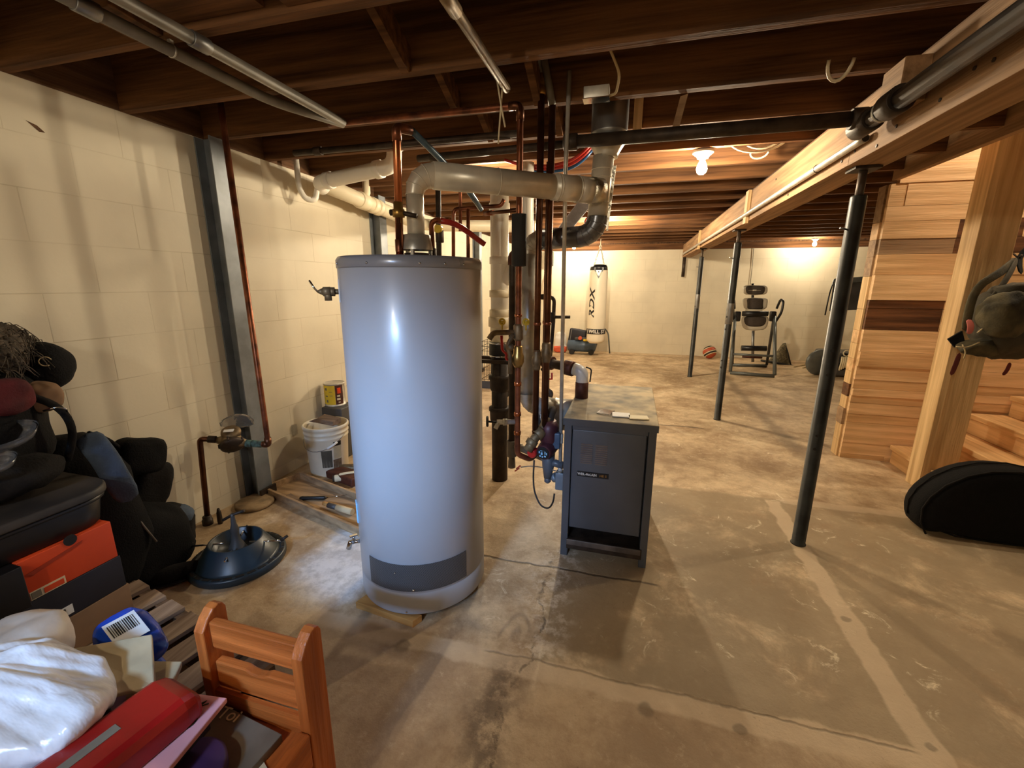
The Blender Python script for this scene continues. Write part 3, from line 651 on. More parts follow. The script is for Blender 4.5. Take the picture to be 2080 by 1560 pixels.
b = MB(); b.cyl(e1+rd*(rl*.70), e1+rd*(rl*.86), fr+.003, fr+.003, 36); b.torus(e1+rd*rl*.725, rd, fr+.003, .0025, 36, 6); b.torus(e1+rd*rl*.74, rd, fr+.003, .0025, 36, 6); b.build('cross_pipe', M['duct'], f)
b = MB(); b.cyl(e1+rd*(rl*.86), e1+rd*(rl*.96), fr+.004, fr+.004, 36); b.torus(e1+rd*rl*.865, rd, fr+.004, .003, 36, 6); b.build('collar', M['duct'], f)
b = MB(); b.cyl(e1+rd*(rl*.95), e1+rd*(rl*1.03), fr+.0055, fr+.004, 36); b.build('foil_tape', M['tape'], f)
vr = .048
v = thing('vertical_flue_duct', 'vertical galvanised duct with wide collar dropping from joists to the boiler', 'duct', (VX, VY, 1.5))
cz = vq(1240, 292).z; cx_ = vq(1238, 260).x; rz = vq(1228, 322).z
MB().lathe((cx_, VY, cz), [(.081, 0), (.081, .04), (.083, .042), (.081, .046), (.081, 2.30-cz)], seg=40).build('wide_collar', M['galvdull'], v)
MB().lathe((cx_-.006, VY, rz), [(.05, 0), (.051, .012), (.08, cz-rz), (.082, cz-rz+.012)], seg=40).build('reducer', M['galv'], v)
b = MB(); b.cyl((VX+.006, VY, rz+.01), (VX-.008, VY, vq(1213, 440).z), vr, vr, 36)
for y in (345, 362, 415): b.torus((VX+.002, VY, vq(1220, y).z), (0, 0, 1), vr, .002, 36, 6)
b.build('pipe', M['duct'], v)
t0 = vq(1247, 340); t1 = vq(1233, 470)
MB().hexa([t0+V((-.004, -.03, 0)), t0+V((.012, -.03, 0)), t0+V((.012, -.026, 0)), t0+V((-.004, -.026, 0)), t1+V((-.003, -.03, 0)), t1+V((.006, -.03, 0)), t1+V((.006, -.026, 0)), t1+V((-.003, -.026, 0))]).build('foil_seam', M['tape'], v)
ed = V((-1, .2, -.03)).normalized()
b = MB(); e2 = gored(b, (VX-.008, VY, vq(1213, 441).z), (0, 0, -1), ed, .085, vr+.002, 5); b.build('elbow', M['ductdark'], v)
e3 = e2+ed*.20
b = MB(); b.cyl(e2, e3, vr+.002, vr+.002, 36); b.build('pipe', M['ductdark'], v)
b = MB(); e4 = gored(b, e3, ed, (0, 0, -1), .07, vr+.001, 5); b.build('elbow', M['galv'], v)
ez = .76
b = MB(); b.cyl(e4, (e4.x, e4.y, ez), vr, vr, 36); b.build('pipe', M['galv'], v)
b = MB(); e5 = gored(b, (e4.x, e4.y, ez), (0, 0, -1), (1, .3, 0), .08, vr+.004, 5); b.build('elbow', M['galv'], v)
# wire tie holding the elbow
# ---------------------------------------------------------------- boiler
M['kick'] = mat('scuffed base plate', S(108, 98, 90), .5, .1, .3, 12)
BX0, BX1, BY0, BY1, BT = -.272, .148, 1.945, 2.70, .735
bo = thing('boiler', 'dark grey boiler cabinet with louvred door and dusty top', 'boiler', ((BX0+BX1)/2, (BY0+BY1)/2, 0))
b = MB()
b.box((BX0, BY0, 0), (BX0+.035, BY1, BT-.022)); b.box((BX1-.035, BY0, 0), (BX1, BY1, BT-.022)); b.box((BX0+.035, BY1-.02, 0), (BX1-.035, BY1, BT-.022))
b.box((BX0+.0352, BY0+.012, BT-.06), (BX1-.0352, BY0+.05, BT-.022)); b.box((BX0+.0352, BY0+.04, .16), (BX1-.0352, BY0+.05, BT-.06))
b.build('casing', M['slate'], bo, bevel=.003)
MB().cbox(((BX0+BX1)/2, (BY0+BY1)/2-.002, BT-.011), (BX1-BX0+.012, BY1-BY0+.012, .022), None, .004).build('top_panel', M['dust'], bo)
MB().box((BX0-.006, BY0-.0085, BT-.034), (BX1+.006, BY0-.004, BT-.002)).build('top_front_trim', M['slate'], bo)
dr = MB().cbox(((BX0+BX1)/2-.002, BY0+.026, .415), (BX1-BX0-.078, .02, .52), None, .004).build('door', M['slate'], bo)
b = MB()
for cx in (BX0+.108, BX0+.178):
    for i in range(10):
        z = .605-i*.0105
        b.cbox((cx, BY0+.0135, z), (.055, .006, .004), Matrix.Rotation(R(25), 3, 'X'))
b.build('louvres', mat('pale louvre edge', S(138, 124, 116), .5, .2, .1), dr)
bg = MB().cbox((BX0+.143, BY0+.0145, .452), (.15, .004, .026)).build('badge', M['ink'], dr)
fnb = lambda ox: (lambda x, y, z: (BX0+ox+x, BY0+.0118-z, .452+y))
lettering('badge_lettering', 'WEIL-McLAIN', .0165, fnb(.116), M['white'], bg, bold=.0004, sx=.92)
lettering('badge_lettering', 'HE II', .0165, fnb(.192), M['brass'], bg, bold=.0002)
b = MB(); b.box((BX0+.03, BY0-.006, .045), (BX1-.025, BY0+.02, .10)); b.box((BX0+.036, BY0+.021, .03), (BX1-.036, BY0+.3, .095)); b.build('base_pan', M['iron'], bo, bevel=.003)
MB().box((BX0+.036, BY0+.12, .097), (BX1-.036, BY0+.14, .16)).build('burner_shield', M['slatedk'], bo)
MB().cbox((BX0+.03+.18, BY0-.001, .083), (.36, .012, .03), None, .003).build('kick_plate', M['kick'], bo)
# papers on the boiler top
for i, (x, y, w, l, a, m_, lb) in enumerate(((.035, 2.03, .09, .06, 8, 'cream', 'small cream leaflet lying at front right corner of the boiler top'), (-.045, 2.05, .085, .07, 3, 'white', 'folded manual lying in the middle of the boiler top'), (-.12, 2.08, .07, .08, -14, 'clear', 'clear plastic sleeve lying on dusty boiler top'))):
    tag(MB().cbox((x+.03, y, BT+.004), (w, l, .005), Matrix.Rotation(R(a), 3, 'Z'), .002).build('manual' if i < 2 else 'plastic_sleeve', M[m_]), lb, 'paper' if i < 2 else 'sleeve')
# ---------------------------------------------------------------- pipes
def coup(b, p, ax, r, l):
    p = V(p); a = V(ax).normalized(); b.lathe(p-a*l/2, [(r*.93, 0), (r, .002), (r, l-.002), (r*.93, l)], a, 18); return b
# water service by the left wall
sp = V((-2.262, 1.712, .505)); mp = V((-2.135, 1.79, .475)); rp = V((-1.965, 1.872, .445))
p = thing('water_service_pipe', 'rusty brown pipe rising from the floor at the left wall to the water meter', 'pipe', (-2.262, 1.69, 0))
MB().tube([(-2.262, 1.675, 0), (-2.262, 1.709, .505), (-2.225, 1.735, .498), (-2.185, 1.76, .487)], .0145, 14, bend=.028).build('riser', M['copperdull'], p)
b = MB(); b.lathe((-2.262, 1.675, 0), [(.027, 0), (.027, .03), (.022, .032), (.022, .05), (.016, .055)], seg=14); b.build('floor_fitting', M['iron'], p)
MB().lathe((-2.20, 1.70, 0), [(.012, 0), (.014, .02), (.012, .07), (.006, .095)], seg=12).build('stub', M['iron'], p)
b = MB(); coup(b, (-2.215, 1.742, .496), (.8, .55, -.2), .02, .04); b.build('coupling', M['iron'], p)
wm = thing('water_meter', 'bronze water meter with dark dial ring on the pipe at the left wall', 'meter', mp)
fa = V((.62, -.45, -.55)).normalized(); sd = (rp-sp).normalized()
b = MB(); b.tube([mp-sd*.075, mp-sd*.04, mp+sd*.04, mp+sd*.075], [.017, .03, .03, .017], 16); b.lathe(mp+fa*-.045, [(.03, 0), (.05, .01), (.052, .05), (.045, .06)], fa, 24); b.build('body', M['bronze'], wm)
b = MB(); b.lathe(mp+fa*.012, [(.05, 0), (.06, .006), (.06, .022), (.048, .03), (.02, .034)], fa, 20)
for k in range(5):
    a = 2*PI*k/5; u = fa.orthogonal().normalized(); w = fa.cross(u); q = mp+fa*.02+(u*math.cos(a)+w*math.sin(a))*.061; b.cyl(q-fa*.01, q+fa*.014, .006, seg=8)
b.build('bottom_ring', M['iron'], wm)
up = V((.25, -.3, .92)).normalized()
b = MB(); b.lathe(mp+V((-.01, .015, .03)), [(.045, 0), (.05, .02), (.047, .034), (.02, .04)], up, 22); b.build('register', M['bronze'], wm)
MB().cbox(mp+V((.012, -.018, .071)), (.05, .024, .002), Matrix.Rotation(R(32), 3, 'Z') @ Matrix.Rotation(R(16), 3, 'X')).build('tag_label', M['white'], wm)
# clear plastic bag hanging behind meter
b = MB()
q = [mp+V(d) for d in ((-.06, -.03, .07), (-.02, .0, .12), (.03, .05, .15), (.07, .1, .13), (.09, .12, .06), (.03, .07, .05))]
c = mp+V((-.03, .04, .09))
rings = []
for s_, off in ((1, 0), (1.02, .012), (.85, .03)): rings.append([c+(x-c)*s_+V((-.03-off, .02, 0)) for x in q])
b.loft(rings, True, sm=False); b.jitter(.012, 14, 3); o = b.build('plastic_bag', M['clear'], sub=1); tag(o, 'crumpled clear plastic bag tucked behind the water meter', 'bag')
p = thing('copper_riser_pipe', 'tall copper pipe rising from the water meter past the grey wall brace', 'pipe', (rp.x, rp.y, 0))
MB().tube([(-2.04, 1.84, .452), (rp.x, rp.y, .445), (rp.x-.01, rp.y-.01, 2.352)], .0145, 14, bend=.02).build('riser', M['copper'], p)
b = MB(); b.tube([mp+sd*.07, (-2.03, 1.845, .453)], .015, 12); coup(b, (-2.06, 1.83, .456), sd, .02, .03); coup(b, (-2.02, 1.85, .45), sd, .0195, .05); b.jitter(.003, 60, 2); b.build('corroded_nipple', M['verdigris'], p)
b = MB(); b.tube([(-1.99, 1.86, .447), (rp.x, rp.y, .444), (rp.x, rp.y, .485)], .0185, 14, bend=.02); b.build('elbow', M['copperdull'], p)
# two conduits along the ceiling at left
for i, (x, z, y0, y1, lb) in enumerate(((-1.50, 2.085, -1.4, 1.66, 'left one of two parallel ceiling conduits over the left wall'), (-1.365, 2.085, -1.4, 1.95, 'right one of two parallel ceiling conduits, clipped to joist'))):
    p = thing('ceiling_conduit', lb, 'conduit', (x, .8, z), 'parallel ceiling conduits')
    e = [(x, y0, z), (x, y1, z)] if i else [(x, y0, z), (x, y1, z), (x+.13, y1+.3, z)]
    MB().tube(e, .0195, 12, bend=.1).build('tube', M['greypipe'], p)
    b = MB()
    for yy in ((1.02,) if i == 0 else (1.24,)): coup(b, (x, yy, z), (0, 1, 0), .0235, .06)
    b.build('coupling', M['galvdull'], p)
    b = MB(); b.torus((x, 1.255 if i == 0 else .88, z), (0, 1, 0), .0185, .003, 16, 6); b.box((x-.006, (1.255 if i == 0 else .88)-.006, z+.016), (x+.006, (1.255 if i == 0 else .88)+.006, ZW+.02)); b.build('clip', M['galv'], p)
# copper line along the joist, then the left of three copper risers
ay = 2.0; ax_ = at(1053, 640, 1, ay).x
zA = lambda y: at(1054, y, 1, ay).z
p = thing('copper_heating_pipe', 'copper pipe running under a joist and down through black foam, leftmost copper riser', 'pipe', (ax_, ay, .5), 'copper risers by the boiler')
MB().tube([(-1.47, 1.985, 2.098), (ax_, ay, 2.098), (ax_, ay, .50), (ax_+.06, ay+.05, .455), (ax_+.11, ay+.09, .52)], .0145, 14, bend=.025).build('tube', M['copper'], p)
MB().lathe((ax_, ay, 1.43), [(.021, 0), (.034, .003), (.034, .108), (.035, .11), (.034, .112), (.034, .228), (.021, .23)], seg=20).build('foam_sleeve', M['foam'], p)
b = MB(); b.tube([(ax_-.05, ay, 2.098), (ax_, ay, 2.098), (ax_, ay, 2.04)], .0178, 14, bend=.024); b.build('elbow', M['copperdull'], p)
for z in (1.205, .87, .715, .615): coup(b := MB(), (ax_, ay, z), (0, 0, 1), .0178, .012 if z > .9 else .02).build('solder_ring', M['copperbright'], p)
v_ = MB(); v_.lathe((ax_, ay, .955), [(.019, 0), (.023, .01), (.03, .025), (.03, .055), (.023, .07), (.022, .10), (.019, .105)], seg=14); v_.cyl((ax_, ay, .995), (ax_-.045, ay-.02, .995), .009); v_ = v_.build('ball_valve', M['brass'], p)
MB().tube([(ax_-.045, ay-.02, .99), (ax_-.055, ay-.024, 1.0), (ax_-.05, ay-.025, 1.02), (ax_-.072, ay-.03, 1.04), (ax_-.075, ay-.03, 1.11)], .007, 8, bend=.01).build('red_lever', M['red'], v_)
hb = MB(); hb.tube([(ax_-.012, ay, .672), (ax_-.07, ay-.02, .672), (ax_-.10, ay-.03, .672)], .0125, 12); hb.cyl((ax_-.09, ay-.028, .672), (ax_-.105, ay-.035, .64), .011); hb.cyl((ax_-.05, ay-.012, .672), (ax_-.07, ay-.02, .672), .018, seg=8); hb = hb.build('drain_valve', M['galv'], p)
b = MB(); q = V((ax_-.145, ay-.045, .676)); d = V((-1, -.33, 0)).normalized(); b.torus(q, d, .022, .0065, 20, 8); b.cyl((ax_-.10, ay-.03, .672), q, .005)
for k in range(4): a = R(90*k+30); u = d.orthogonal().normalized(); w = d.cross(u); b.cyl(q, q+(u*math.cos(a)+w*math.sin(a))*.021, .004, seg=8)
b.build('hand_wheel', M['rubber'], hb)
# faucet manifold with yellow handles on the copper riser
fz = 1.125
b = MB(); b.tube([(ax_-.01, ay, fz), (ax_-.06, ay-.03, fz), (ax_-.105, ay-.06, fz+.002), (ax_-.125, ay-.07, fz-.03)], .0135, 12, bend=.02); b.lathe((ax_, ay, fz-.04), [(.018, 0), (.024, .01), (.024, .07), (.018, .08)], seg=14)
fc = b.build('boiler_faucet', M['bronze'], p)
for dx, dy in ((-.075, -.02), (.038, .0)):
    b = MB(); q = V((ax_+dx, ay+dy, fz+.05))
    b.torus(q, (.3, -1, .2), .013, .005, 14, 6); b.cyl(q-V((.013, 0, 0)), q+V((.013, 0, 0)), .005, seg=8); b.cyl(q-V((0, 0, .04)), q, .004, seg=8)
    b.build('yellow_handle', M['yellowv'], fc)
b = MB(); b.tube([(ax_-.02, ay-.02, fz-.01), (ax_-.045, ay-.03, fz-.06), (ax_-.03, ay-.03, fz-.12), (ax_-.03, ay-.03, fz-.2)], .011, 10, bend=.02); b.ball((ax_-.03, ay-.03, fz-.07), .018, 12, 8); b.build('bypass_tube', M['bronze'], fc)
# middle and right copper risers
def crpipe(x, y, top, lb, dia, bz, grey=None, z0=.58):
    p = thing('copper_heating_pipe', lb, 'pipe', (x, y, z0), 'copper risers by the boiler')
    MB().tube([(x, y, z0), (x, y, top)], dia, 14).build('tube', M['copperdull'], p)
    for z in (1.165, 1.03): coup(b := MB(), (x, y, z), (0, 0, 1), dia+.003, .014).build('solder_ring', M['copper'], p)
    b = MB(); b.lathe((x, y, bz), [(dia+.002, 0), (dia+.004, .01), (dia+.004, .02), (dia+.009, .03), (dia+.009, .055), (dia+.004, .07), (dia+.005, .085), (dia+.002, .1)], seg=12); b.build('brass_union', M['bronze'], p)
    if grey: MB().lathe((x, y, top-.001), [(.018, 0), (.018, grey), (.014, grey+.003)], seg=14).build('grey_sleeve', M['greypipe'], p)
    return p
crpipe(-.432, 2.03, 2.22, 'copper pipe topped with brass adapter and grey sleeve, middle copper riser', .0155, .94, .12)
b = MB(); b.lathe((-.432, 2.03, 2.14), [(.017, 0), (.019, .005), (.019, .03), (.017, .032), (.019, .04), (.019, .075), (.016, .08)], seg=14); tag(b.build('brass_adapter', M['brass']), 'yellow brass adapter high on the middle copper riser', 'fitting')
crpipe(-.388, 2.055, 2.105, 'dark brown copper pipe on the right of the copper risers, beside grey conduit', .0155, .975)
crpipe(-.408, 2.13, 1.9, 'brown copper pipe tucked behind the other copper risers', .0155, .96)
o = MB().tube([(-.388, 2.05, 2.106), (-.40, 2.03, 2.17), (-.435, 1.99, 2.335)], .016, 12, bend=.03).build('grey_sleeve_pipe', M['greypipe']); tag(o, 'grey pipe leaning from the right copper riser up into the joists', 'pipe')
# iron tee and circulator
ci = thing('circulator_pump', 'maroon circulator pump with round label at the left of the boiler', 'pump', (-.33, 2.03, .5))
pc = at(1107, 916, 1, 2.03); pf = V((-.18, -.95, -.1)).normalized()
b = MB(); b.lathe(pc+pf*-.10, [(.03, 0), (.045, .02), (.046, .08), (.04, .11), (.036, .125)], pf, 24); b.lathe(pc+V((.01, .05, .05)), [(.03, -.05), (.05, 0), (.05, .06), (.035, .1)], (0, 0, 1), 20); b.build('pump_body', M['pumpmar'], ci)
MB().lathe(pc+pf*.0252, [(.0325, 0), (.0325, .003), (.031, .004)], pf, 24).build('label_disc', M['ink'], ci)
b = MB(); u = V((1, -.19, 0)).normalized(); w = V((0, 0, 1))
for (x, y, sx, sz) in ((-.008, .016, .012, .01), (.006, .018, .008, .008), (-.019, .004, .006, .012), (-.006, -.002, .010, .014), (.012, .004, .005, .016), (.02, .0, .005, .012), (-.014, -.016, .008, .008), (-.002, -.018, .006, .008), (.012, -.014, .010, .008)):
    c = pc+pf*.0295+u*x+w*y; b.hexa([c+u*a_*sx/2+w*b_*sz/2+pf*d_ for d_ in (0, .0012) for a_, b_ in ((-1, -1), (1, -1), (1, 1), (-1, 1))])
b.build('label_print', M['bluelabel'], ci)
b = MB(); q = pc+V((-.062, .0, -.012)); b.lathe(q+pf*-.02, [(.022, 0), (.026, .006), (.026, .04), (.022, .045)], pf, 8); b.build('red_cap', M['red'], ci)
b = MB(); b.tube([pc+V((.01, .05, .08)), pc+V((.01, .06, .17)), pc+V((.02, .1, .2))], .022, 14, bend=.03); coup(b, pc+V((.01, .055, .13)), (0, 0, 1), .034, .03); b.build('iron_flange', M['castiron'], ci)
b = MB(); b.tube([pc+V((.01, .05, -.0)), pc+V((.01, .05, -.10)), pc+V((.008, .05, -.17))], [.036, .032, .02], 14); b.tube([pc+V((.01, .05, -.075)), pc+V((.09, .04, -.085))], .02, 12); b.lathe(pc+V((.008, .05, -.20)), [(.008, 0), (.018, .01), (.018, .035)], seg=12); b.build('lower_fitting', M['slate'], ci)
tag(MB().cbox(at(1130, 893, 1, 2.07), (.045, .05, .085), None, .006).build('control_box', M['bluepaint']), 'small blue control box between the pump and the boiler', 'control box')
b = MB(); q = at(1086, 890, 1, 2.02); b.tube([q+V((-.03, -.03, -.06)), q, q+V((.04, .05, .05)), q+V((.05, .06, .1))], .024, 14, bend=.03); coup(b, q+V((.018, .02, .022)), (.7, .7, .7), .034, .04); coup(b, q+V((-.012, -.012, -.02)), (.5, .5, 1), .03, .03); tag(b.build('iron_tee', M['bronze']), 'corroded tee fitting at the bottom of copper risers beside the pump', 'fitting')
# dark iron riser at left of the copper
dy = 2.3; dx = at(1041, 640, 1, dy).x
p = thing('iron_drain_pipe', 'black iron pipe standing between the stack pipe and the copper risers', 'pipe', (dx, dy, .27))
MB().tube([(dx+.10, dy+.07, 1.6), (dx+.09, dy+.06, 1.515), (dx, dy, 1.505), (dx, dy, .42)], .021, 14, bend=.03).build('tube', M['iron'], p)
b = MB(); b.tube([(dx+.05, dy+.03, 1.51), (dx, dy, 1.506), (dx, dy, 1.45)], .027, 14, bend=.03); b.build('elbow', M['ironred'], p)
b = MB(); coup(b, (dx, dy, .405), (0, 0, 1), .029, .10); b.build('tee', M['greypipe'], p)
b = MB(); b.tube([(dx, dy, .36), (dx, dy, .285)], [.019, .023], 14); b.build('tail_piece', M['greypipe'], p)
b = MB(); b.tube([(dx+.02, dy-.004, .425), (-.30, 2.11, .415)], .02, 14); b.build('cross_tube', M['greypipe'], p)
b = MB(); b.torus((dx+.06, dy-.02, .424), (1, -.25, 0), .0215, .0025, 16, 6); b.build('hose_clip', M['galv'], p)
# relief wires
tag(MB().tube([at(1058, 949, 1, 2.12), at(1080, 946, 1, 2.10), at(1110, 951, 1, 2.08), at(1140, 960, 1, 2.04)], .003, 6, bend=.04).build('thermostat_wire', M['greypipe']), 'thin grey wire with orange wire nuts lying against the grey cross pipe', 'wire')
for k, (x, y) in enumerate(((1052, 946), (1049, 951))): tag(MB().cyl(at(x+5, y, 1, 2.115), at(x-3, y+6, 1, 2.115), .005, .0035, 10).build('wire_nut', M['redwhite']), 'orange wire nut at the loose end of the thermostat wire', 'wire nut', 'orange wire nuts')
cp = [at(1085, 935, 1, 2.02), at(1083, 970, 1, 2.02), at(1085, 1000, 1, 2.0), at(1098, 1028, 1, 1.98), at(1115, 1034, 1, 1.96), at(1124, 1020, 1, 1.955), at(1126, 1003, 1, 1.955)]
tag(MB().tube(cp, .0045, 8, bend=.04).build('power_cord', M['rubber']), 'black power cord looping below the pump towards grey junction box', 'cord')
# grey conduit with junction box on boiler side
p = thing('conduit_riser', 'slim grey conduit rising in front of the boiler to the joists', 'conduit', (-.305, 2.08, .3))
MB().tube([(-.315, 2.035, 2.22), (-.325, 2.075, 1.85), (-.305, 2.075, .40)], .0095, 14).build('tube', M['conduit'], p)
b = MB(); coup(b, (-.307, 2.075, .58), (0, 0, 1), .0125, .05); coup(b, (-.305, 2.075, .405), (0, 0, 1), .013, .03); b.build('coupling', M['conduit'], p)
MB().cbox((-.305, 2.085, .345), (.045, .05, .095), None, .004).build('junction_box', M['greybox'], p)
b = MB(); b.tube([(-.325, 2.09, .36), (-.345, 2.095, .345)], .024, 14); b.build('knockout_hub', M['greybox'], p)
# grey steel vertical duct is built with the flue; white plastic stack
SX, SY = -.826, 2.70
p = thing('plastic_stack_pipe', 'white plastic drain stack with hubs standing on the black iron stack', 'pipe', (SX, SY, .98))
MB().lathe((SX, SY, .98), [(.057, 0), (.057, 1.03)], seg=28).build('tube', M['pvc'], p)
for z, l, r, m_ in ((1.94, .05, .064, 'pvc'), (1.80, .07, .064, 'pvc'), (1.495, .045, .064, 'pvc'), (1.29, .045, .066, 'pvcold'), (1.165, .05, .066, 'pvcold'), (1.11, .065, .073, 'pvcold')):
    coup(b := MB(), (SX, SY, z), (0, 0, 1), r, l).build('hub', M[m_], p)
b = MB(); b.tube([(SX, SY, 1.345), (SX+.08, SY, 1.43), (SX+.17, SY, 1.53), (SX+.17, SY, 1.75), (SX+.17, SY, 2.05)], .045, 20, bend=.06); b.build('wye_branch', M['pvc'], p)
MB().lathe((SX, SY, .982), [(.062, 0), (.0615, .13)], seg=28, cap=False).build('cream_adapter', M['pvcold'], p)
i_ = thing('cast_iron_stack', 'black cast iron drain stack rising from the floor right of the water heater', 'pipe', (SX, SY, 0))
MB().lathe((SX, SY, 0), [(.055, 0), (.055, .9)], seg=28).build('tube', M['castiron'], i_)
for z in (.735, .515): MB().lathe((SX, SY, z-.09), [(.056, 0), (.066, .02), (.068, .08), (.074, .085), (.074, .105), (.068, .11), (.056, .112)], seg=28).build('hub', M['castiron'], i_)
b = MB(); b.tube([(SX, SY, .6), (SX+.02, SY+.06, .66), (SX+.03, SY+.10, .7)], .05, 18); b.build('wye_branch', M['castiron'], i_)
MB().lathe((SX, SY, .875), [(.06, 0), (.068, .004), (.068, .10), (.06, .104)], seg=28).build('rubber_coupling', M['rubber'], i_)
for z in (.882, .968): MB().lathe((SX, SY, z), [(.0685, 0), (.0695, .001), (.0695, .01), (.0685, .011)], seg=28, cap=False).build('band_clamp', M['chrome'], i_)
b = MB(); b.box((SX-.16, SY-.085, .845), (SX+.085, SY-.06, .868)); b.box((SX-.16, SY+.06, .845), (SX+.085, SY+.085, .868)); b.build('riser_clamp', M['iron'], i_)
# white drain along the left wall
wp_ = [V((-2.17, 2.80, 2.035)), V((-2.17, 4.0, 1.955)), V((-2.17, 4.55, 1.93))]
p = thing('wall_drain_pipe', 'large white plastic drain pipe sloping along the left wall under the joists', 'pipe', (-2.17, 3.5, 1.9))
MB().tube([wp_[0], wp_[1]+V((0, .2, -.01)), (-2.0, 4.35, 1.94), (-.95, 4.35, 1.90)], .056, 22, bend=.12).build('tube', M['pvcold'], p)
d = (wp_[1]-wp_[0]).normalized()
for y in (3.28, 3.42, 3.5): 
    t = (y-2.8)/1.2; coup(b := MB(), wp_[0].lerp(wp_[1], t), d, .066, .10 if y < 3.4 else .05).build('hub', M['pvcold'], p)
b = MB(); q = wp_[0].lerp(wp_[1], .42); b.tube([q, q+V((.03, .0, .07)), q+V((.03, 0, .16))], .03, 14); b.build('small_branch', M['pvcold'], p)
p = thing('upper_drain_pipe', 'white plastic drain arm with elbow dropping from joists above the heater to the wall drain', 'pipe', (-1.8, 2.7, 2.03))
Yd = 2.66
ep = at(788, 322, 1, Yd); tp = at(800, 292, 1, Yd)
lp = at(655, 362, 1, 2.78)
MB().tube([(tp.x, Yd, 2.24), (tp.x, Yd, ep.z-.045), (lp.x, 2.74, ep.z-.095), (-2.16, 2.80, 2.0)], .047, 22, bend=.085).build('tube', M['pvc'], p)
coup(b := MB(), (tp.x, Yd, tp.z+.0), (0, 0, 1), .057, .07).build('hub', M['pvc'], p)
dd = V((lp.x-tp.x, .08, -.05)).normalized()
for t in (.2, .86): coup(b := MB(), V((tp.x, Yd, ep.z-.045)).lerp(V((lp.x, 2.74, ep.z-.095)), t), dd, .055, .05).build('hub', M['pvc'], p)
b = MB(); c = V((-2.19, 2.70, 2.0)); b.tube([c+V((-.04, -.06, .22)), c+V((-.04, -.06, -.02)), c+V((-.02, -.03, -.09)), c+V((.02, 0.02, -.09)), c+V((.02, .05, -.0)), c+V((.03, .08, .03))], .018, 14, bend=.04); tag(b.build('drain_trap', M['pvc']), 'small white plastic trap hanging under drain elbow at the left wall', 'trap')
# black iron lines under the joists
p = thing('black_iron_pipe', 'long dark iron pipe crossing under joists from the girder to copper risers', 'pipe', (.2, 2.06, 1.97))
MB().tube([(.755, 2.05, 1.955), (-.32, 2.10, 1.968)], .0265, 16).build('tube', M['iron'], p)
b = MB(); coup(b, (-.31, 2.10, 1.968), (1, 0, 0), .034, .06); b.build('coupling', M['iron'], p)
p = thing('black_iron_pipe', 'black iron gas pipe with tee running along the side of the girder', 'pipe', (.79, 1.5, 1.945))
MB().tube([(.79, 2.10, 1.935), (.79, -1.5, 1.955)], .03, 16).build('tube', M['iron'], p)
b = MB(); coup(b, (.79, 2.05, 1.936), (0, 1, 0), .04, .12); coup(b, (.765, 2.05, 1.955), (1, 0, 0), .036, .05); b.build('tee', M['iron'], p); coup(b := MB(), (.79, 1.86, 1.938), (0, 1, 0), .043, .08).build('coupling', M['iron'], p)
b = MB(); b.torus((.79, 1.93, 1.938), (0, 1, 0), .033, .004, 18, 6); b.build('clip', M['galv'], p)
for lb, pts, r in (('thin dark pipe under joists between the copper inlet and the left wall', [(-1.95, 2.30, 2.085), (-.60, 2.30, 2.085)], .017), ('thin dark iron pipe running under joists behind the flue elbow', [(-1.22, 2.42, 2.04), (-.33, 2.30, 2.02)], .019)):
    p = thing('black_iron_pipe', lb, 'pipe', V(pts[0])); MB().tube(pts, r, 12).build('tube', M['iron'], p)
    b = MB(); q = V(pts[0]).lerp(V(pts[1]), .12); coup(b, q, V(pts[1])-V(pts[0]), r+.006, .05); b.build('coupling', M['iron'], p)
p = thing('black_iron_pipe', 'dark pipe with elbow hanging above the flue towards the camera', 'pipe', (-.52, 1.45, 2.08))
MB().tube([(-.52, 1.17, 2.2), (-.523, 1.20, 2.085), (-.52, 1.80, 2.085)], .0155, 12, bend=.03).build('tube', M['bronze'], p)
b = MB(); b.tube([(-.523, 1.19, 2.14), (-.523, 1.20, 2.085), (-.523, 1.30, 2.085)], .02, 12, bend=.035); b.build('elbow', M['bronze'], p)
# grey conduit along the girder with an open end
tag(MB().tube([(.842, 2.16, 1.915), (.838, 2.2, 1.915), (.837, 4.0, 1.905), (.835, 8.7, 1.90)], .0155, 14).build('girder_conduit', M['conduit']), 'thin grey pipe with open end clipped along the face of the girder', 'pipe')
tag(MB().lathe((.842, 2.1595, 1.915), [(.0125, 0), (.0125, -.0008)], (0, 1, 0), 14).build('pipe_mouth', M['ink']), 'dark open mouth of the thin pipe along the girder', 'pipe end')
b = MB(); b.torus((.84, 2.62, 1.913), (0, 1, 0), .018, .002, 12, 6, 0, 360); b.build('pipe_hanger', M['iron']); tag(bpy.data.objects['pipe_hanger'], 'thin wire hanger holding the open pipe to the girder', 'hanger')
# gas line and steam line at boiler
p = thing('gas_pipe', 'slim black gas pipe stepping down beside the conduit behind the boiler', 'pipe', (-.4, 2.6, .9))
G = lambda x, y: at(x, y, 1, 2.5)
MB().tube([G(1105, 603), G(1126, 604), G(1124, 655), G(1119, 715), G(1116, 740), G(1100, 752)], .011, 12, bend=.03).build('tube', M['iron'], p)
b = MB(); b.cyl(G(1122, 644), G(1158, 644), .009); coup(b, G(1122, 645), (0, 0, 1), .018, .06); coup(b, G(1106, 603), (1, 0, 0), .016, .04); b.build('tee', M['iron'], p)
b = MB(); b.cbox(G(1112, 706), (.035, .03, .045), None, .006); b.build('gas_cock', M['brass'], p)
p = thing('steam_main_pipe', 'rusty iron pipe bending down through white elbow into the boiler top', 'pipe', (-.2, 2.4, BT))
q0 = at(1105, 735, 1, 2.45); q1 = at(1183, 755, 1, 2.33); q2 = V((q1.x+.0, 2.33, BT+.002))
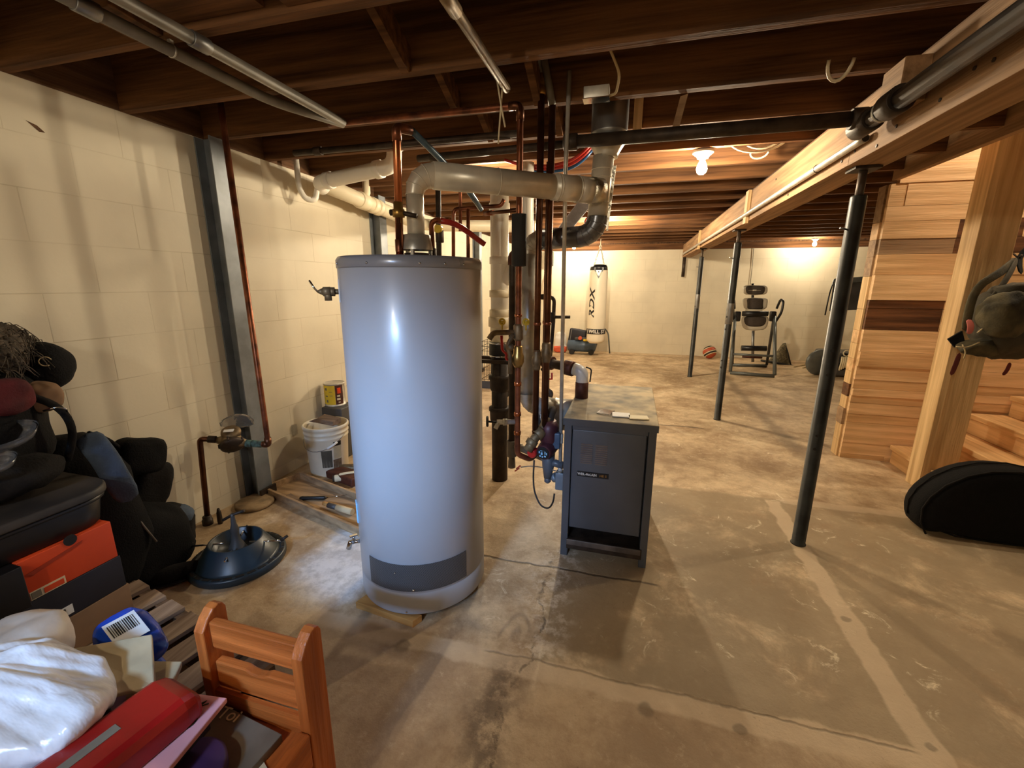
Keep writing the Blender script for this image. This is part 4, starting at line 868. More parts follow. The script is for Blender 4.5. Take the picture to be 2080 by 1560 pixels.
MB().tube([q0+V((-.08, .1, 0)), q0, q1+V((-.03, 0, .012))], .026, 16).build('tube', M['iron'], p)
b = MB(); coup(b, q0+V((.03, -.01, -.0)), q1-q0, .04, .06); coup(b, q1+V((-.075, .02, .012)), q1-q0, .042, .055); b.build('coupling', M['ironred'], p)
b = MB(); b.tube([q1+V((-.05, .01, .012)), q1+V((.0, 0, .0)), q1+V((0, 0, -.075))], .034, 18, bend=.045); b.build('white_elbow', M['whitepl'], p)
b = MB(); b.lathe(q2, [(.036, 0), (.036, q1.z-.06-BT), (.032, q1.z-.058-BT)], seg=20); b.build('base_nipple', M['ironred'], p)
b = MB(); b.tube([q1+V((.02, -.02, .03)), q1+V((.05, -.01, .02)), q1+V((.045, -.02, -.05))], .004, 8, bend=.03); b.build('wire', M['rubber'], p)
p = thing('gauge_pipe', 'short black pipe with red lever hanging behind the copper risers', 'pipe', (-.42, 2.45, .8))
MB().tube([at(1112, 745, 1, 2.45), at(1111, 792, 1, 2.45), at(1120, 797, 1, 2.45), at(1118, 806, 1, 2.45)], .014, 12, bend=.02).build('tube', M['iron'], p)
b = MB(); b.tube([at(1113, 770, 1, 2.45), at(1121, 770, 1, 2.44), at(1121, 757, 1, 2.44)], .006, 8); b.build('red_lever', M['red'], p)
# draft inducer drum
q = at(1100, 838, 1, 2.33); e = at(1152, 832, 1, 2.33)
dm = thing('draft_inducer', 'galvanised round draft housing on the left side of the boiler', 'duct', (q.x, 2.33, q.z))
MB().lathe((q.x, 2.33, q.z), [(.05, -.02), (.085, .0), (.09, .01), (.09, .075), (.093, .08), (.09, .085), (.09, BX0-q.x-.002)], (1, 0, 0), 32).build('housing', M['galv'], dm)
b = MB(); b.cbox((q.x-.01, 2.27, q.z-.03), (.05, .06, .09), None, .006); b.build('damper_motor', M['iron'], dm)
# tubing bundle behind the duct
for i, (m_, lb, dz, n_) in enumerate((('pexred', 'upper red plastic water tube curving up behind the flue', 0, 0), ('pexred', 'lower red plastic water tube curving up behind the flue', -.035, 1), ('pexblue', 'blue plastic water tube curving up behind the flue', -.05, 2))):
    Y = 2.72+.02*i
    pts = [at(1025+30*n_, 325+4*n_, 1, Y), at(1060, 336+5*n_, 1, Y), at(1120, 338+6*n_, 1, Y), at(1165, 325+8*n_, 1, Y), at(1195, 300+8*n_, 1, Y), at(1215, 270+8*n_, 1, Y+.1)]
    tag(MB().tube(pts, .009, 10, bend=.12).build('water_tube', M[m_]), lb, 'tube', 'coloured tubes behind the flue')
b = MB(); b.tube([at(1195, 480, 1, 2.8), at(1185, 445, 1, 2.85), at(1215, 432, 1, 2.9)], .006, 8, bend=.05); tag(b.build('low_voltage_cable', M['pexred']), 'thin red cable looping behind the flue elbow', 'cable')
# big wooden stay / duct offcut leaning under the joists
o = MB().hexa([at(1128, 470, 1, 3.0), at(1152, 478, 1, 3.0), at(1152, 478, 1, 3.04), at(1128, 470, 1, 3.04), at(1178, 405, 1, 3.2), at(1206, 412, 1, 3.2), at(1206, 412, 1, 3.24), at(1178, 405, 1, 3.24)]).build('sheet_metal_offcut', M['galvdull'], bevel=.004); tag(o, 'grey sheet metal panel slanting between the conduit and the flue elbow', 'panel')
# junction box with cable
p = thing('junction_box', 'small shiny metal junction box fixed under a joist above the wide duct', 'junction box', (-.195, 1.95, 2.09))
MB().cbox((-.19, 1.95, 2.092), (.10, .05, .044), None, .003).build('box', M['galv'], p)
MB().cbox((-.19, 1.945, 2.068), (.104, .056, .003)).build('cover_plate', M['chrome'], p)
MB().tube([(-.14, 1.95, 2.08), (-.115, 1.95, 2.085), (-.10, 1.90, 2.13), (-.14, 1.82, 2.19), (-.2, 1.75, 2.22)], .005, 8, bend=.03).build('cable', M['rope'], p)
# hanging white wires
for i, (pts, lb) in enumerate((([(1010, 165), (1018, 215), (1026, 258)], 'short white wire end hanging in front of the copper elbow'), ([(1022, 162), (1018, 210), (1012, 292)], 'longer white wire hanging from the dark pipe above the flue'))):
    tag(MB().tube([at(x, y, 1, 1.78+.01*i) for x, y in pts], .0035, 8, bend=.03).build('loose_wire', M['cable']), lb, 'wire', 'white wires by the copper elbow')
# strap, stays and cables near the first bulb
o = MB().hexa([at(1362, 272, 1, 2.2), at(1376, 272, 1, 2.2), at(1376, 272, 1, 2.21), at(1362, 272, 1, 2.21), at(1382, 196, 1, 2.11), at(1398, 190, 1, 2.11), at(1398, 190, 1, 2.12), at(1382, 196, 1, 2.12)]).build('hanger_strap', M['tanplank']); tag(o, 'wooden strap hanging from a joist to hold the long iron pipe', 'strap')
o = MB().box((at(1286, 250, 1, 2.42).x, 2.42, 2.06), (at(1304, 250, 1, 2.42).x, 2.474, 2.34)).build('stay_board', M['stud']); tag(o, 'upright board nailed beside the wide duct collar', 'board')
def coil(name, lb, c, rx, rz, n, ph=0, m_='cable', r=.006):
    b = MB(); c = V(c)
    pts = []
    for k in range(n+1):
        t = k/n; a = PI+PI*t+ph
        pts.append(c+V((rx*math.cos(a), .03*math.sin(3*t), rz*math.sin(a)-.0)))
    b.tube(pts, r, 8); o = b.build(name, M[m_]); tag(o, lb, 'cable', 'white cables drooping below joists'); return o
c1 = at(1540, 300, 1, 2.9); c1.z = 2.17
coil('house_cable', 'wide loop of white cable drooping below a joist, right of the bulb', c1, .16, .085, 14)
coil('house_cable', 'inner loop of white cable just above the wide drooping loop', c1+V((.03, .03, .01)), .11, .07, 14)
c2 = at(1625, 250, 1, 2.5); c2.z = 2.13; coil('house_cable', 'short loop of white cable above the long iron pipe by the girder', c2, .045, .05, 10)
c3 = at(1700, 185, 1, 2.0); c3.z = 2.14; coil('house_cable', 'dim grey loop of cable under the joist nearest the girder top', c3, .04, .06, 10)
c4 = at(1540, 335, 1, 3.15); c4.z = 2.14; coil('house_cable', 'small cable loop on the joist face behind the wide loop', c4, .05, .03, 10)

# small copper branch lines behind the flue
p = thing('copper_branch_pipe', 'thin copper branch running from the blue tube to the black foam sleeve', 'pipe', at(1015, 430, 1, 2.18))
MB().tube([at(985, 434, 1, 2.18), at(1050, 427, 1, 2.05)], .009, 10).build('tube', M['copperdull'], p)
MB().tube([at(985, 434, 1, 2.18), at(1002, 432, 1, 2.15)], .0125, 10).build('coupling', M['copper'], p)
p = thing('copper_branch_pipe', 'thin copper line with two drops rising behind the water heater top', 'pipe', at(935, 460, 1, 2.35))
q = lambda x, y: at(x, y, 1, 2.35)
MB().tube([q(921, 560), q(921, 432), q(925, 425), q(1018, 418), q(1024, 405)], .0105, 10, bend=.03).build('tube', M['copper'], p)
MB().tube([q(951, 560), q(951, 424)], .0105, 10).build('drop', M['copper'], p)
MB().tube([q(935, 470), q(935, 385), q(939, 370)], .0095, 10, bend=.03).build('drop', M['copper'], p)
p = thing('iron_gas_drop', 'black iron gas drop with yellow valve tag behind the water heater', 'pipe', at(893, 470, 1, 2.1))
q = lambda x, y: at(x, y, 1, 2.1)
MB().tube([q(889, 335), q(893, 600)], .0135, 12).build('tube', M['iron'], p)
b = MB(); coup(b, q(893, 480), (0, 0, 1), .021, .06); b.build('union', M['iron'], p)
MB().cyl(q(893, 466)+V((0, -.03, 0)), q(893, 466)+V((0, .0, 0)), .02, seg=14).build('yellow_tag', M['yellowv'], p)
# ---------------------------------------------------------------- things by the left wall
def blob(c, rad, seed=0, amt=.03, sc=6, amt2=.008, sc2=22, m=None, seg=36, rings=24, sq=1.0, b=None):
    """soft lumpy body; sq < 1 squares it off"""
    b = b or MB(); n0 = len(b.bm.verts)
    bb = MB(); bb.ball((0, 0, 0), 1, seg, rings)
    rx, ry, rz = rad; m = m or Matrix.Identity(3); c = V(c)
    for v in bb.bm.verts:
        p = v.co.normalized()
        q = V([math.copysign(abs(k)**sq, k) for k in p])
        v.co = c+m@V((q.x*rx, q.y*ry, q.z*rz))
    bb.jitter(amt, sc, seed, amt2, sc2)
    me = bpy.data.meshes.new('tmp'); bb.bm.to_mesh(me); bb.bm.free(); b.bm.from_mesh(me); bpy.data.meshes.remove(me)
    return b
RZm = lambda a: Matrix.Rotation(R(a), 3, 'Z')
# tray with tools
tu, tv = V((.962, -.273, 0)), V((.273, .962, 0)); to = V((-2.255, 2.055, 0))
tp_ = lambda u, v, z: to+tu*u+tv*v+V((0, 0, z))
tr = thing('wooden_tray', 'shallow dusty wooden tray on the floor between the water heater and left wall', 'tray', tp_(.4, .13, 0))
def tbox(b, u0, v0, z0, u1, v1, z1): return b.hexa([tp_(u0, v0, z0), tp_(u1, v0, z0), tp_(u1, v1, z0), tp_(u0, v1, z0), tp_(u0, v0, z1), tp_(u1, v0, z1), tp_(u1, v1, z1), tp_(u0, v1, z1)])
tbox(MB(), 0, 0, 0, .98, .27, .008).build('base', M['traywood'], tr)
tbox(MB(), 0, 0, .0082, .98, .015, .05).build('front_side', M['traywood'], tr)
tbox(MB(), 0, .255, .0082, .98, .27, .055).build('back_side', M['traywood'], tr)
tbox(MB(), 0, .0152, .0082, .015, .2548, .052).build('end_side', M['traywood'], tr)
tbox(MB(), .965, .0152, .0082, .98, .2548, .052).build('end_side', M['traywood'], tr)
p = thing('screwdriver', 'black handled screwdriver lying in the wooden tray', 'screwdriver', tp_(.4, .1, .01))
a0, a1 = at(609, 1012, 2, .022), at(664, 1011, 2, .022); a2 = at(712, 1004, 2, .022)
MB().tube([a0, a0.lerp(a1, .1), a0.lerp(a1, .5), a0.lerp(a1, .9), a1], [.008, .013, .011, .013, .006], 12).build('handle', M['black'], p)
MB().tube([a1, a2], .003, 8).build('shaft', M['chrome'], p)
p = thing('paint_roller', 'short beige roller with dark grip lying in the front of the tray', 'roller', tp_(.5, .05, .01))
a0, a1, a2, a3 = at(657, 1022, 2, .03), at(667, 1026, 2, .03), at(685, 1031, 2, .03), at(716, 1040, 2, .03)
MB().tube([a0, a1], [.012, .014], 12).build('wood_end', M['block'], p); MB().tube([a1, a2], [.016, .016], 12).build('grip', M['gym'], p); MB().tube([a2, a3], [.02, .019], 14).build('sleeve', M['kraft'], p)
tag(MB().cbox(tp_(.33, .05, .014), (.30, .03, .01), RZm(-22)).build('wood_lath', M['pallet']), 'thin old lath lying along the front inside of the tray', 'lath')
# bucket, its contents and the can behind
bc = V((-2.085, 2.50, 0))
p = thing('plastic_bucket', 'white plastic bucket with wire bail standing behind the wooden tray', 'bucket', bc)
MB().lathe(bc, [(.128, 0), (.13, .004), (.146, .27), (.15, .275), (.15, .285), (.147, .287), (.149, .305), (.153, .307), (.153, .317), (.149, .319), (.151, .34), (.157, .343), (.157, .36), (.152, .366), (.146, .366), (.140, .32), (.125, .02)], seg=44).build('pail', M['pail'], p)
def bl(a0, a1, z0, z1, off, m_, nm, n=8):
    f_ = lambda a, z: bc+V(((.1285+(z/.27)*.0165+off)*math.sin(a), -(.1285+(z/.27)*.0165+off)*math.cos(a), z))
    b = MB(); b.loft([[f_(a0+(a1-a0)*i/n, z0), f_(a0+(a1-a0)*i/n, z1), f_(a0+(a1-a0)*i/n, z1)*1, f_(a0+(a1-a0)*i/n, z0)*1] for i in range(n+1)], True, sm=False); return b.build(nm, M[m_], p)
bl(.35, .86, .07, .20, .0012, 'greengrey', 'faded_label'); bl(.95, 1.35, .13, .225, .0014, 'cream', 'bright_label'); bl(.95, 1.35, .226, .258, .0014, 'ink', 'label_band'); bl(.9, 1.35, .04, .125, .0012, 'tanplank', 'lower_label')
b = MB(); pts = [bc+V((.155*math.cos(t), -.155*math.sin(t)-.0, .30-.10*math.sin(t))) for t in [PI*k/14 for k in range(15)]]
b.tube(pts, .0022, 6); b.build('bail_handle', M['galvdull'], p)
MB().tube([pts[4], pts[3], pts[2]], .008, 10).build('handle_grip', M['whitepl'], p)
tag(MB().hexa([bc+V(q) for q in ((-.13, -.02, .369), (.11, -.06, .369), (.12, .02, .369), (-.12, .06, .369), (-.05, -.02, .40), (.11, -.06, .40), (.12, .02, .41), (-.05, .06, .41))]).build('scrap_board', M['pallet'], bevel=.003), 'grey wedge of scrap board resting across the rim of the white bucket', 'board')
c = at(594, 873, 1, 2.46)
b = MB(); b.cbox(c, (.05, .06, .085), RZm(12), .01); tag(b.build('plastic_holder', M['clear']), 'small clear plastic holder hanging on left rim of the white bucket', 'holder')
cr = V((at(690, 830, 1, 2.8).x, 2.80, 0))
tag(MB().cbox(cr+V((0, 0, .205)), (.18, .20, .41), None, .008).build('dark_crate', M['gym']), 'dark crate hidden behind the white bucket, under the yellow can', 'crate')
cc = V((at(683, 830, 1, 2.8).x, 2.80, .4105))
p = thing('paint_can', 'yellow labelled metal can standing on the crate behind the white bucket', 'can', cc)
MB().lathe(cc, [(.078, 0), (.08, .003), (.08, .012), (.077, .014), (.077, .172), (.08, .174), (.08, .18), (.074, .182), (.07, .176)], seg=36).build('can_body', M['galv'], p)
def canl(a0, a1, z0, z1, m_, nm, off=.078):
    n = 12; f_ = lambda a, z, o=0: cc+V(((off+o)*math.sin(a), -(off+o)*math.cos(a), z))
    b = MB(); b.loft([[f_(a0+(a1-a0)*i/n, z0), f_(a0+(a1-a0)*i/n, z1), f_(a0+(a1-a0)*i/n, z1, -.002), f_(a0+(a1-a0)*i/n, z0, -.002)] for i in range(n+1)], True, sm=False); return b.build(nm, M[m_], p)
canl(-.75, .68, .018, .168, 'yellow', 'yellow_label'); canl(.70, 1.5, .018, .168, 'ironred', 'brown_label')
for a, z, w, hh in ((-.25, .14, .26, .02), (-.2, .085, .28, .01), (-.15, .045, .2, .02), (.3, .09, .3, .004), (.25, .12, .3, .004)): canl(a-w/2, a+w/2, z-hh/2, z+hh/2, 'greengrey', 'label_print', .0787)
for a, z, w, hh in ((1.0, .085, .3, .012), (1.0, .06, .34, .016), (1.05, .035, .2, .008)): canl(a-w/2, a+w/2, z-hh/2, z+hh/2, 'cream', 'label_print', .0787)
canl(.9, 1.25, .105, .15, 'orange', 'label_print', .0785)
for i, (x, y, ang, lb, m_) in enumerate(((698, 952, 25, 'spray can lying on its side beside the white bucket, partly behind the heater', 'bronze'), (704, 968, 40, 'second spray can lying in front of the first beside the heater', 'cream'))):
    c = at(x, y, 2, .035); d = V((math.cos(R(ang)), math.sin(R(ang)), 0))
    q = thing('spray_can', lb, 'can', (c.x, c.y, 0)); MB().lathe(c-d*.08, [(.02, 0), (.024, .005), (.024, .03), (.032, .04), (.032, .17), (.03, .175)], d, 18).build('can_body', M[m_], q); MB().lathe(c-d*.092, [(.014, 0), (.022, .002), (.022, .012)], d, 16).build('cap', M['castiron'], q)
tag(MB().cbox(at(648, 974, 2, .03)+V((.14, .1, 0)), (.28, .12, .06), RZm(-16), .01).jitter(.004, 20).build('rusty_box', M['ironred']), 'rusty flat box lying between the bucket and the tray', 'box')
# tree stand
ts = V((-1.80, 1.455, 0))
p = thing('tree_stand', 'round blue green plastic tree stand on the floor left of the heater', 'tree stand', ts)
MB().lathe(ts, [(.205, 0), (.21, .008), (.21, .030), (.205, .038), (.185, .040), (.182, .034), (.178, .032), (.170, .044), (.118, .125), (.113, .128), (.108, .123), (.098, .06), (.01, .055)], seg=56).build('basin', M['tealpl'], p)
b = MB()
for k in range(26):
    a = R(360*k/26); q = ts+V((.1945*math.cos(a), .1945*math.sin(a), .0395)); b.cbox(q, (.014, .034, .002), RZm(360*k/26))
b.build('rim_groove', M['ink'], p)
MB().lathe(ts+V((0, 0, .056)), [(.05, 0), (.04, .02), (.022, .06), (.016, .10), (.02, .12), (.012, .15), (.009, .19), (.008, .205)], seg=22).build('centre_spike', M['gym'], p)
q = ts+V((0, 0, .255)); MB().tube([q+V((-.04, -.02, -.025)), q, q+V((.055, .02, .02))], .007, 10).build('spike_handle', M['iron'], p)
for a, L_ in ((20, .10), (205, .11), (120, .04), (300, .04)):
    d = V((math.cos(R(a)), math.sin(R(a)), 0)); q = ts+V((0, 0, .105))
    sb = MB().tube([q+d*.06, q+d*(.115+L_)], .0045, 8).build('clamp_bolt', M['chrome'], p)
    if L_ > .05: e = q+d*(.115+L_); MB().tube([e-d*.005, e+V((.018, .02, .018))], .007, 8).build('bolt_handle', M['iron'], sb)
tag(MB().lathe((-2.19, 1.93, 0), [(.10, 0), (.11, .006), (.11, .02), (.10, .026), (.03, .028)], seg=32).build('floor_cleanout', mat('dusty floor cap', S(150, 126, 94), .8, 0, .3, 12, .2, 40)), 'round dusty floor cap beside the foot of the wall brace', 'floor cap')
# ---------------------------------------------------------------- pallet
po = V((-1.075, .935, 0)); pu = V((-.98, .2, 0)); pv = V((-.2, -.98, 0))
pp = lambda u, v, z: po+pu*u+pv*v+V((0, 0, z))
pa = thing('wooden_pallet', 'weathered wooden pallet on the floor at lower left carrying the boxes', 'pallet', pp(.6, .5, 0))
def pbox(u0, v0, z0, u1, v1, z1): return MB().hexa([pp(u0, v0, z0), pp(u1, v0, z0), pp(u1, v1, z0), pp(u0, v1, z0), pp(u0, v0, z1), pp(u1, v0, z1), pp(u1, v1, z1), pp(u0, v1, z1)])
M['palletv'] = wood('weathered pallet slat', S(172,152,132), 1, S(124,104,88), .85)
u = 0
while u < 1.0:
    w_ = .092+random.uniform(-.006, .008); pbox(u, 0, .103, min(u+w_, 1.04), 1.05, .120).build('deck_board', M['palletv'], pa, bevel=.0015); u += w_+.042
for v0 in (.0, .48, .97): pbox(0, v0, .018, 1.03, v0+.04, .1025).build('stringer', M['pallet'], pa)
for v0 in (.0, .45, .94): pbox(0, v0, 0, 1.03, v0+.09, .0175).build('bottom_board', M['pallet'], pa)
# ---------------------------------------------------------------- boxes on the pallet
FXB = -1.745
def cartn(name, lb, y0, y1, z0, z1, m_, depth=.34, x=FXB, cat='box'):
    t = thing(name, lb, cat, (x-depth/2, (y0+y1)/2, z0))
    MB().cbox((x-depth/2, (y0+y1)/2, (z0+z1)/2), (depth, y1-y0, z1-z0), None, .003).build('box_body', M[m_], t); return t
cartn('cardboard_box', 'flat brown cardboard box at the bottom of the stack on the pallet', .42, .965, .1205, .255, 'card', .40)
sb = cartn('shoe_box', 'black shoe box with white label under the orange shoe box', .44, .958, .256, .377, 'navy')
fx = FXB+.0008
def lab(t, name, y0, y1, z0, z1, m_, x=fx): return MB().box((x, y0, z0), (x+.001, y1, z1)).build(name, M[m_], t)
l = lab(sb, 'label', .74, .80, .268, .30, 'white'); lab(l, 'label_print', .745, .78, .273, .295, 'ink', fx+.0012)
ob = cartn('shoe_box', 'bright orange shoe box in the middle of the stack on the pallet', .703, .952, .378, .518, 'orange')
l = lab(ob, 'label', .712, .80, .380, .408, 'cream'); lab(l, 'barcode', .715, .738, .383, .405, 'greengrey', fx+.0012); lab(l, 'label_print', .745, .795, .384, .402, 'orange', fx+.0012)
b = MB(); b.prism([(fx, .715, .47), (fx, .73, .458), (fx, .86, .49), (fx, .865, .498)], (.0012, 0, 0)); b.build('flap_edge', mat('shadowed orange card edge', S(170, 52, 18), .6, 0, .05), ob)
b = MB(); b.cyl((fx-.002, .835, .516), (fx+.0012, .835, .516), .018, seg=20); b.build('thumb_notch', M['ink'], ob)
cartn('dark_box', 'black box standing at the near end of the orange shoe box', .42, .700, .378, .518, 'darktote', .30, FXB+.03)
tt = thing('lidded_tote', 'large black plastic tote with rounded dusty lid on top of the stacked boxes', 'tote', (-1.99, .68, .52))
def rbox(b, x0, x1, y0, y1, z0, z1, r, tap=0, n=6):
    rings = []
    for z, ins in ((z0, tap), (z0+.004, tap-.004 if tap else 0), (z1-.006, 0), (z1, .006)):
        ring = []
        for (cx, cy, a0) in ((x1-r, y1-r, 0), (x0+r, y1-r, 90), (x0+r, y0+r, 180), (x1-r, y0+r, 270)):
            for k in range(n+1): a = R(a0+90*k/n); ring.append(V((cx+(r-ins)*math.cos(a), cy+(r-ins)*math.sin(a), z)))
        rings.append(ring)
    return b.loft(rings)
rbox(MB(), -2.26, -1.745, .30, .985, .5195, .628, .10, .02).build('tub', M['darktote'], tt)
rbox(MB(), -2.275, -1.73, .285, 1.0, .6285, .655, .11, .0).build('lid', M['toptote'], tt)
rbox(MB(), -2.268, -1.737, .292, .993, .612, .6275, .105, .0).build('lid_rim', M['darktote'], tt)
# soft goods on the tote and against the wall
bk = thing('black_backpack', 'big black backpack heaped on the dusty tote lid against the wall', 'bag', (-2.08, .75, .66))
blob((-2.09, .74, .87), (.20, .27, .225), 3, .03, 6, .008, 24, sq=.8).build('pack_body', M['blackrough'], bk)
MB().tube([(-1.93, .88, 1.0), (-1.90, .97, .93), (-1.91, 1.0, .83), (-1.93, .97, .72)], .012, 10, bend=.06).build('strap', M['blackfab2'], bk)
blob((-1.93, .80, .73), (.10, .16, .065), 5, .015, 10, .006, 30).build('side_pocket', M['blackfab2'], bk)
fu = blob((-2.10, .83, 1.13), (.15, .21, .095), 9, .03, 9, .02, 34, seg=48, rings=30); random.seed(11)
fvs = [(v.co.copy(), v.normal.copy()) for v in fu.bm.verts]
for i in range(1100):
    p0, _ = random.choice(fvs); d = (p0-V((-2.10, .83, 1.05))).normalized(); sw = V((random.uniform(-.4, .9), random.uniform(-.6, .6), -.9))
    fu.tube([p0-d*.01, p0+d*.012+sw*.012, p0+d*.014+sw*.035, p0+d*.008+sw*.06], [.002, .0018, .0013, .0006], 4)
tag(fu.build('fur_throw', M['fur']), 'shaggy grey brown fur throw on top of the black backpack', 'throw')
p = thing('knit_hat', 'black knitted hat with small ring emblem leaning beside the fur throw', 'hat', (-2.06, 1.03, .93))
blob((-2.07, 1.035, 1.045), (.085, .085, .092), 2, .012, 8, .003, 40).build('crown', M['blackrough'], p)
q = V((-1.988, 1.005, 1.075)); n_ = V((.85, -.4, .3)).normalized(); b = MB(); b.torus(q, n_, .016, .0018, 20, 6, -30, 250); b.build('ring_emblem', M['rope'], p)
tag(blob((-1.915, .84, .99), (.05, .075, .06), 6, .012, 12, .004, 40, sq=.7).build('red_pouch', M['redfab']), 'dark red cloth pouch in front of the black hat', 'pouch')
tag(blob((-1.96, .955, .96), (.05, .05, .05), 8, .01, 12, .004, 40, sq=.7).build('brown_glove', M['card']), 'brown cloth scrap between the red pouch and the black hat', 'cloth')
tag(blob((-1.93, .74, .93), (.05, .10, .06), 8, .012, 12, .004, 40, sq=.7).build('dark_purse', M['navy']), 'dark navy cloth purse left of the red pouch', 'purse')
def shell(c, r1, r2, hgt, tilt, lb, name):
    mm = Matrix.Rotation(R(tilt[0]), 3, 'X') @ Matrix.Rotation(R(tilt[1]), 3, 'Y'); c = V(c)
    b = MB(); rings = []
    for rr, z in ((1, 0), (1.02, .004), (.9, -hgt*.6), (.55, -hgt), (.5, -hgt+.003), (.86, -hgt*.58), (.96, 0)):
        rings.append([c+mm@V((r1*rr*math.cos(2*PI*k/28), r2*rr*math.sin(2*PI*k/28), z)) for k in range(28)])
    b.loft(rings, False); o = b.build(name, M['clear']); tag(o, lb, 'container', 'clear plastic shells'); return o
shell((-1.865, .80, .885), (.045), .085, .05, (10, 25), 'larger clear plastic shell lying open above the tote lid', 'plastic_shell')
shell((-1.835, .735, .82), (.04), .07, .04, (5, 20), 'smaller clear plastic shell below the larger one, at the frame edge', 'plastic_shell')
tag(MB().tube([(-1.87, .91, .93), (-1.84, .93, .94), (-1.83, .95, .93), (-1.85, .96, .915)], .003, 8, bend=.02).build('metal_buckle', M['chrome']), 'small shiny curved buckle beside the clear plastic shells', 'buckle')
sp_ = thing('blue_strap_pack', 'slate blue padded shoulder strap pack leaning against the wall behind the tote', 'bag', (-2.12, 1.2, 0))
q0, q1, q2, q3 = at(172, 880, 0, -1.93), at(213, 930, 0, -1.90), at(240, 978, 0, -1.89), at(268, 1020, 0, -1.90)
def strap(pts, w, t, name, m_, par, up=(0, 0, 1)):
    pts = [V(p) for p in pts]; rings = []
    for i, p_ in enumerate(pts):
        d = (pts[min(i+1, len(pts)-1)]-pts[max(i-1, 0)]).normalized(); s_ = d.cross(V(up)).normalized(); n_ = s_.cross(d).normalized()
        rings.append([p_+s_*w/2*a_+n_*t/2*b_ for a_, b_ in ((-1, -.6), (-.6, -1), (.6, -1), (1, -.6), (1, .6), (.6, 1), (-.6, 1), (-1, .6))])
    return MB().loft(rings).build(name, M[m_], par, sub=1)
strap([q0, q0.lerp(q1, .5), q1, q1.lerp(q2, .5), q2, q3], .085, .03, 'padded_strap', 'denim', sp_, (1, -.6, .5))
blob((-2.13, 1.10, .38), (.16, .15, .38), 12, .035, 5, .008, 24, sq=.75).build('pack_body', M['blackrough'], sp_)
bp = thing('dark_blue_backpack', 'dark blue and black backpack slumped on the floor against the left wall', 'bag', (-2.12, 1.36, 0))
blob((-2.13, 1.25, .17), (.165, .19, .19), 15, .03, 6, .008, 24, sq=.75).build('pack_body', M['blackrough'], bp)
blob((-2.155, 1.40, .155), (.11, .10, .135), 17, .018, 8, .006, 26, sq=.85).build('front_pocket', M['blackfab2'], bp)
blob((-2.12, 1.41, .225), (.085, .075, .055), 19, .014, 9, .005, 30).build('blue_flap', M['denim'], bp)
MB().tube([at(262, 1010, 0, -1.98), at(285, 1060, 0, -1.96), at(318, 1100, 0, -1.96)], .004, 8, bend=.03).build('piping', M['greypipe'], bp)
MB().tube([at(330, 1035, 0, -2.1), at(345, 1022, 0, -2.1), at(362, 1030, 0, -2.1), at(360, 1042, 0, -2.1)], .007, 8, bend=.03).build('grab_loop', M['blackrough'], bp)
pq = thing('black_pouch', 'black two part pouch leaning on the wall above the blue strap', 'pouch', (-2.2, 1.38, .3))
c0 = at(283, 925, 0, -2.20); c1 = at(305, 990, 0, -2.2)
blob(c0, (.06, .105, .085), 21, .01, 9, .003, 40, m=Matrix.Rotation(R(-18), 3, 'X'), sq=.6).build('upper_pocket', M['blackrough'], pq)
blob(c1+V((.0, -.0, 0)), (.05, .085, .13), 22, .012, 8, .003, 40, m=Matrix.Rotation(R(-28), 3, 'X'), sq=.6).build('lower_pocket', M['blackfab2'], pq)
MB().tube([at(180, 880, 0, -2.15), at(215, 890, 0, -2.18), at(245, 912, 0, -2.19), at(262, 925, 0, -2.17)], .01, 8, bend=.05).build('strap', M['blackrough'], pq)
sh = thing('dark_shoe', 'dark low shoe on the floor in front of the blue and black backpack', 'shoe', (-1.96, 1.27, 0))
b = blob((-1.965, 1.265, .04), (.05, .115, .035), 23, .008, 10, .002, 30, m=RZm(-38)); b.build('upper', M['blackfab2'], sh)
b = blob((-1.965, 1.265, .012), (.053, .12, .012), 23, .004, 10, 0, 30, m=RZm(-38)); b.build('sole', M['ink'], sh)
# ---------------------------------------------------------------- child's chair with books
ch = thing('child_chair', 'small orange pine chair at the bottom of the picture stacked with books', 'chair', (-.83, .55, 0))
cxl, cxr, cyb = -.995, -.705, .735
def post_prof(x, th):
    b = MB(); pr = [(.655, 0), (.725, 0), (.725, .535), (.718, .550), (.705, .556), (.69, .552), (.672, .535), (.655, .508)]
    b.prism([(x, y, z) for y, z in pr], (th, 0, 0)); return b
post_prof(cxl, .03).build('back_post', M['pine'], ch, bevel=.0035); post_prof(cxr, .03).build('back_post', M['pine'], ch, bevel=.0035)
MB().box((cxl+.0305, .672, .452), (cxr-.0005, .694, .528)).build('top_rail', M['pinex'], ch, bevel=.005)
b = MB(); pr = [(cxl+.0305, .335), (cxr-.0005, .335), (cxr-.0005, .412), (-.80, .412), (-.815, .405), (-.835, .402), (-.855, .405), (-.87, .412), (cxl+.0305, .412)]
b.prism([(x, .672, z) for x, z in pr], (0, .022, 0)); b.build('lower_rail', M['pinex'], ch, bevel=.004)
MB().box((cxl+.0305, .325, .262), (cxr-.0005, .668, .280)).build('seat', M['piney'], ch, bevel=.005)
MB().box((cxl, .32, .20), (cxl+.03, .654, .30)).build('side_rail', M['piney'], ch, bevel=.005); MB().box((cxr, .32, .20), (cxr+.03, .654, .30)).build('side_rail', M['piney'], ch, bevel=.005)
MB().box((cxl, .32, 0), (cxl+.03, .385, .199)).build('front_leg', M['pine'], ch, bevel=.004); MB().box((cxr, .32, 0), (cxr+.03, .385, .199)).build('front_leg', M['pine'], ch, bevel=.004)
MB().box((cxl+.0305, .66, .2805), (cxr-.0005, .671, .3345)).build('back_stop', M['pinex'], ch)
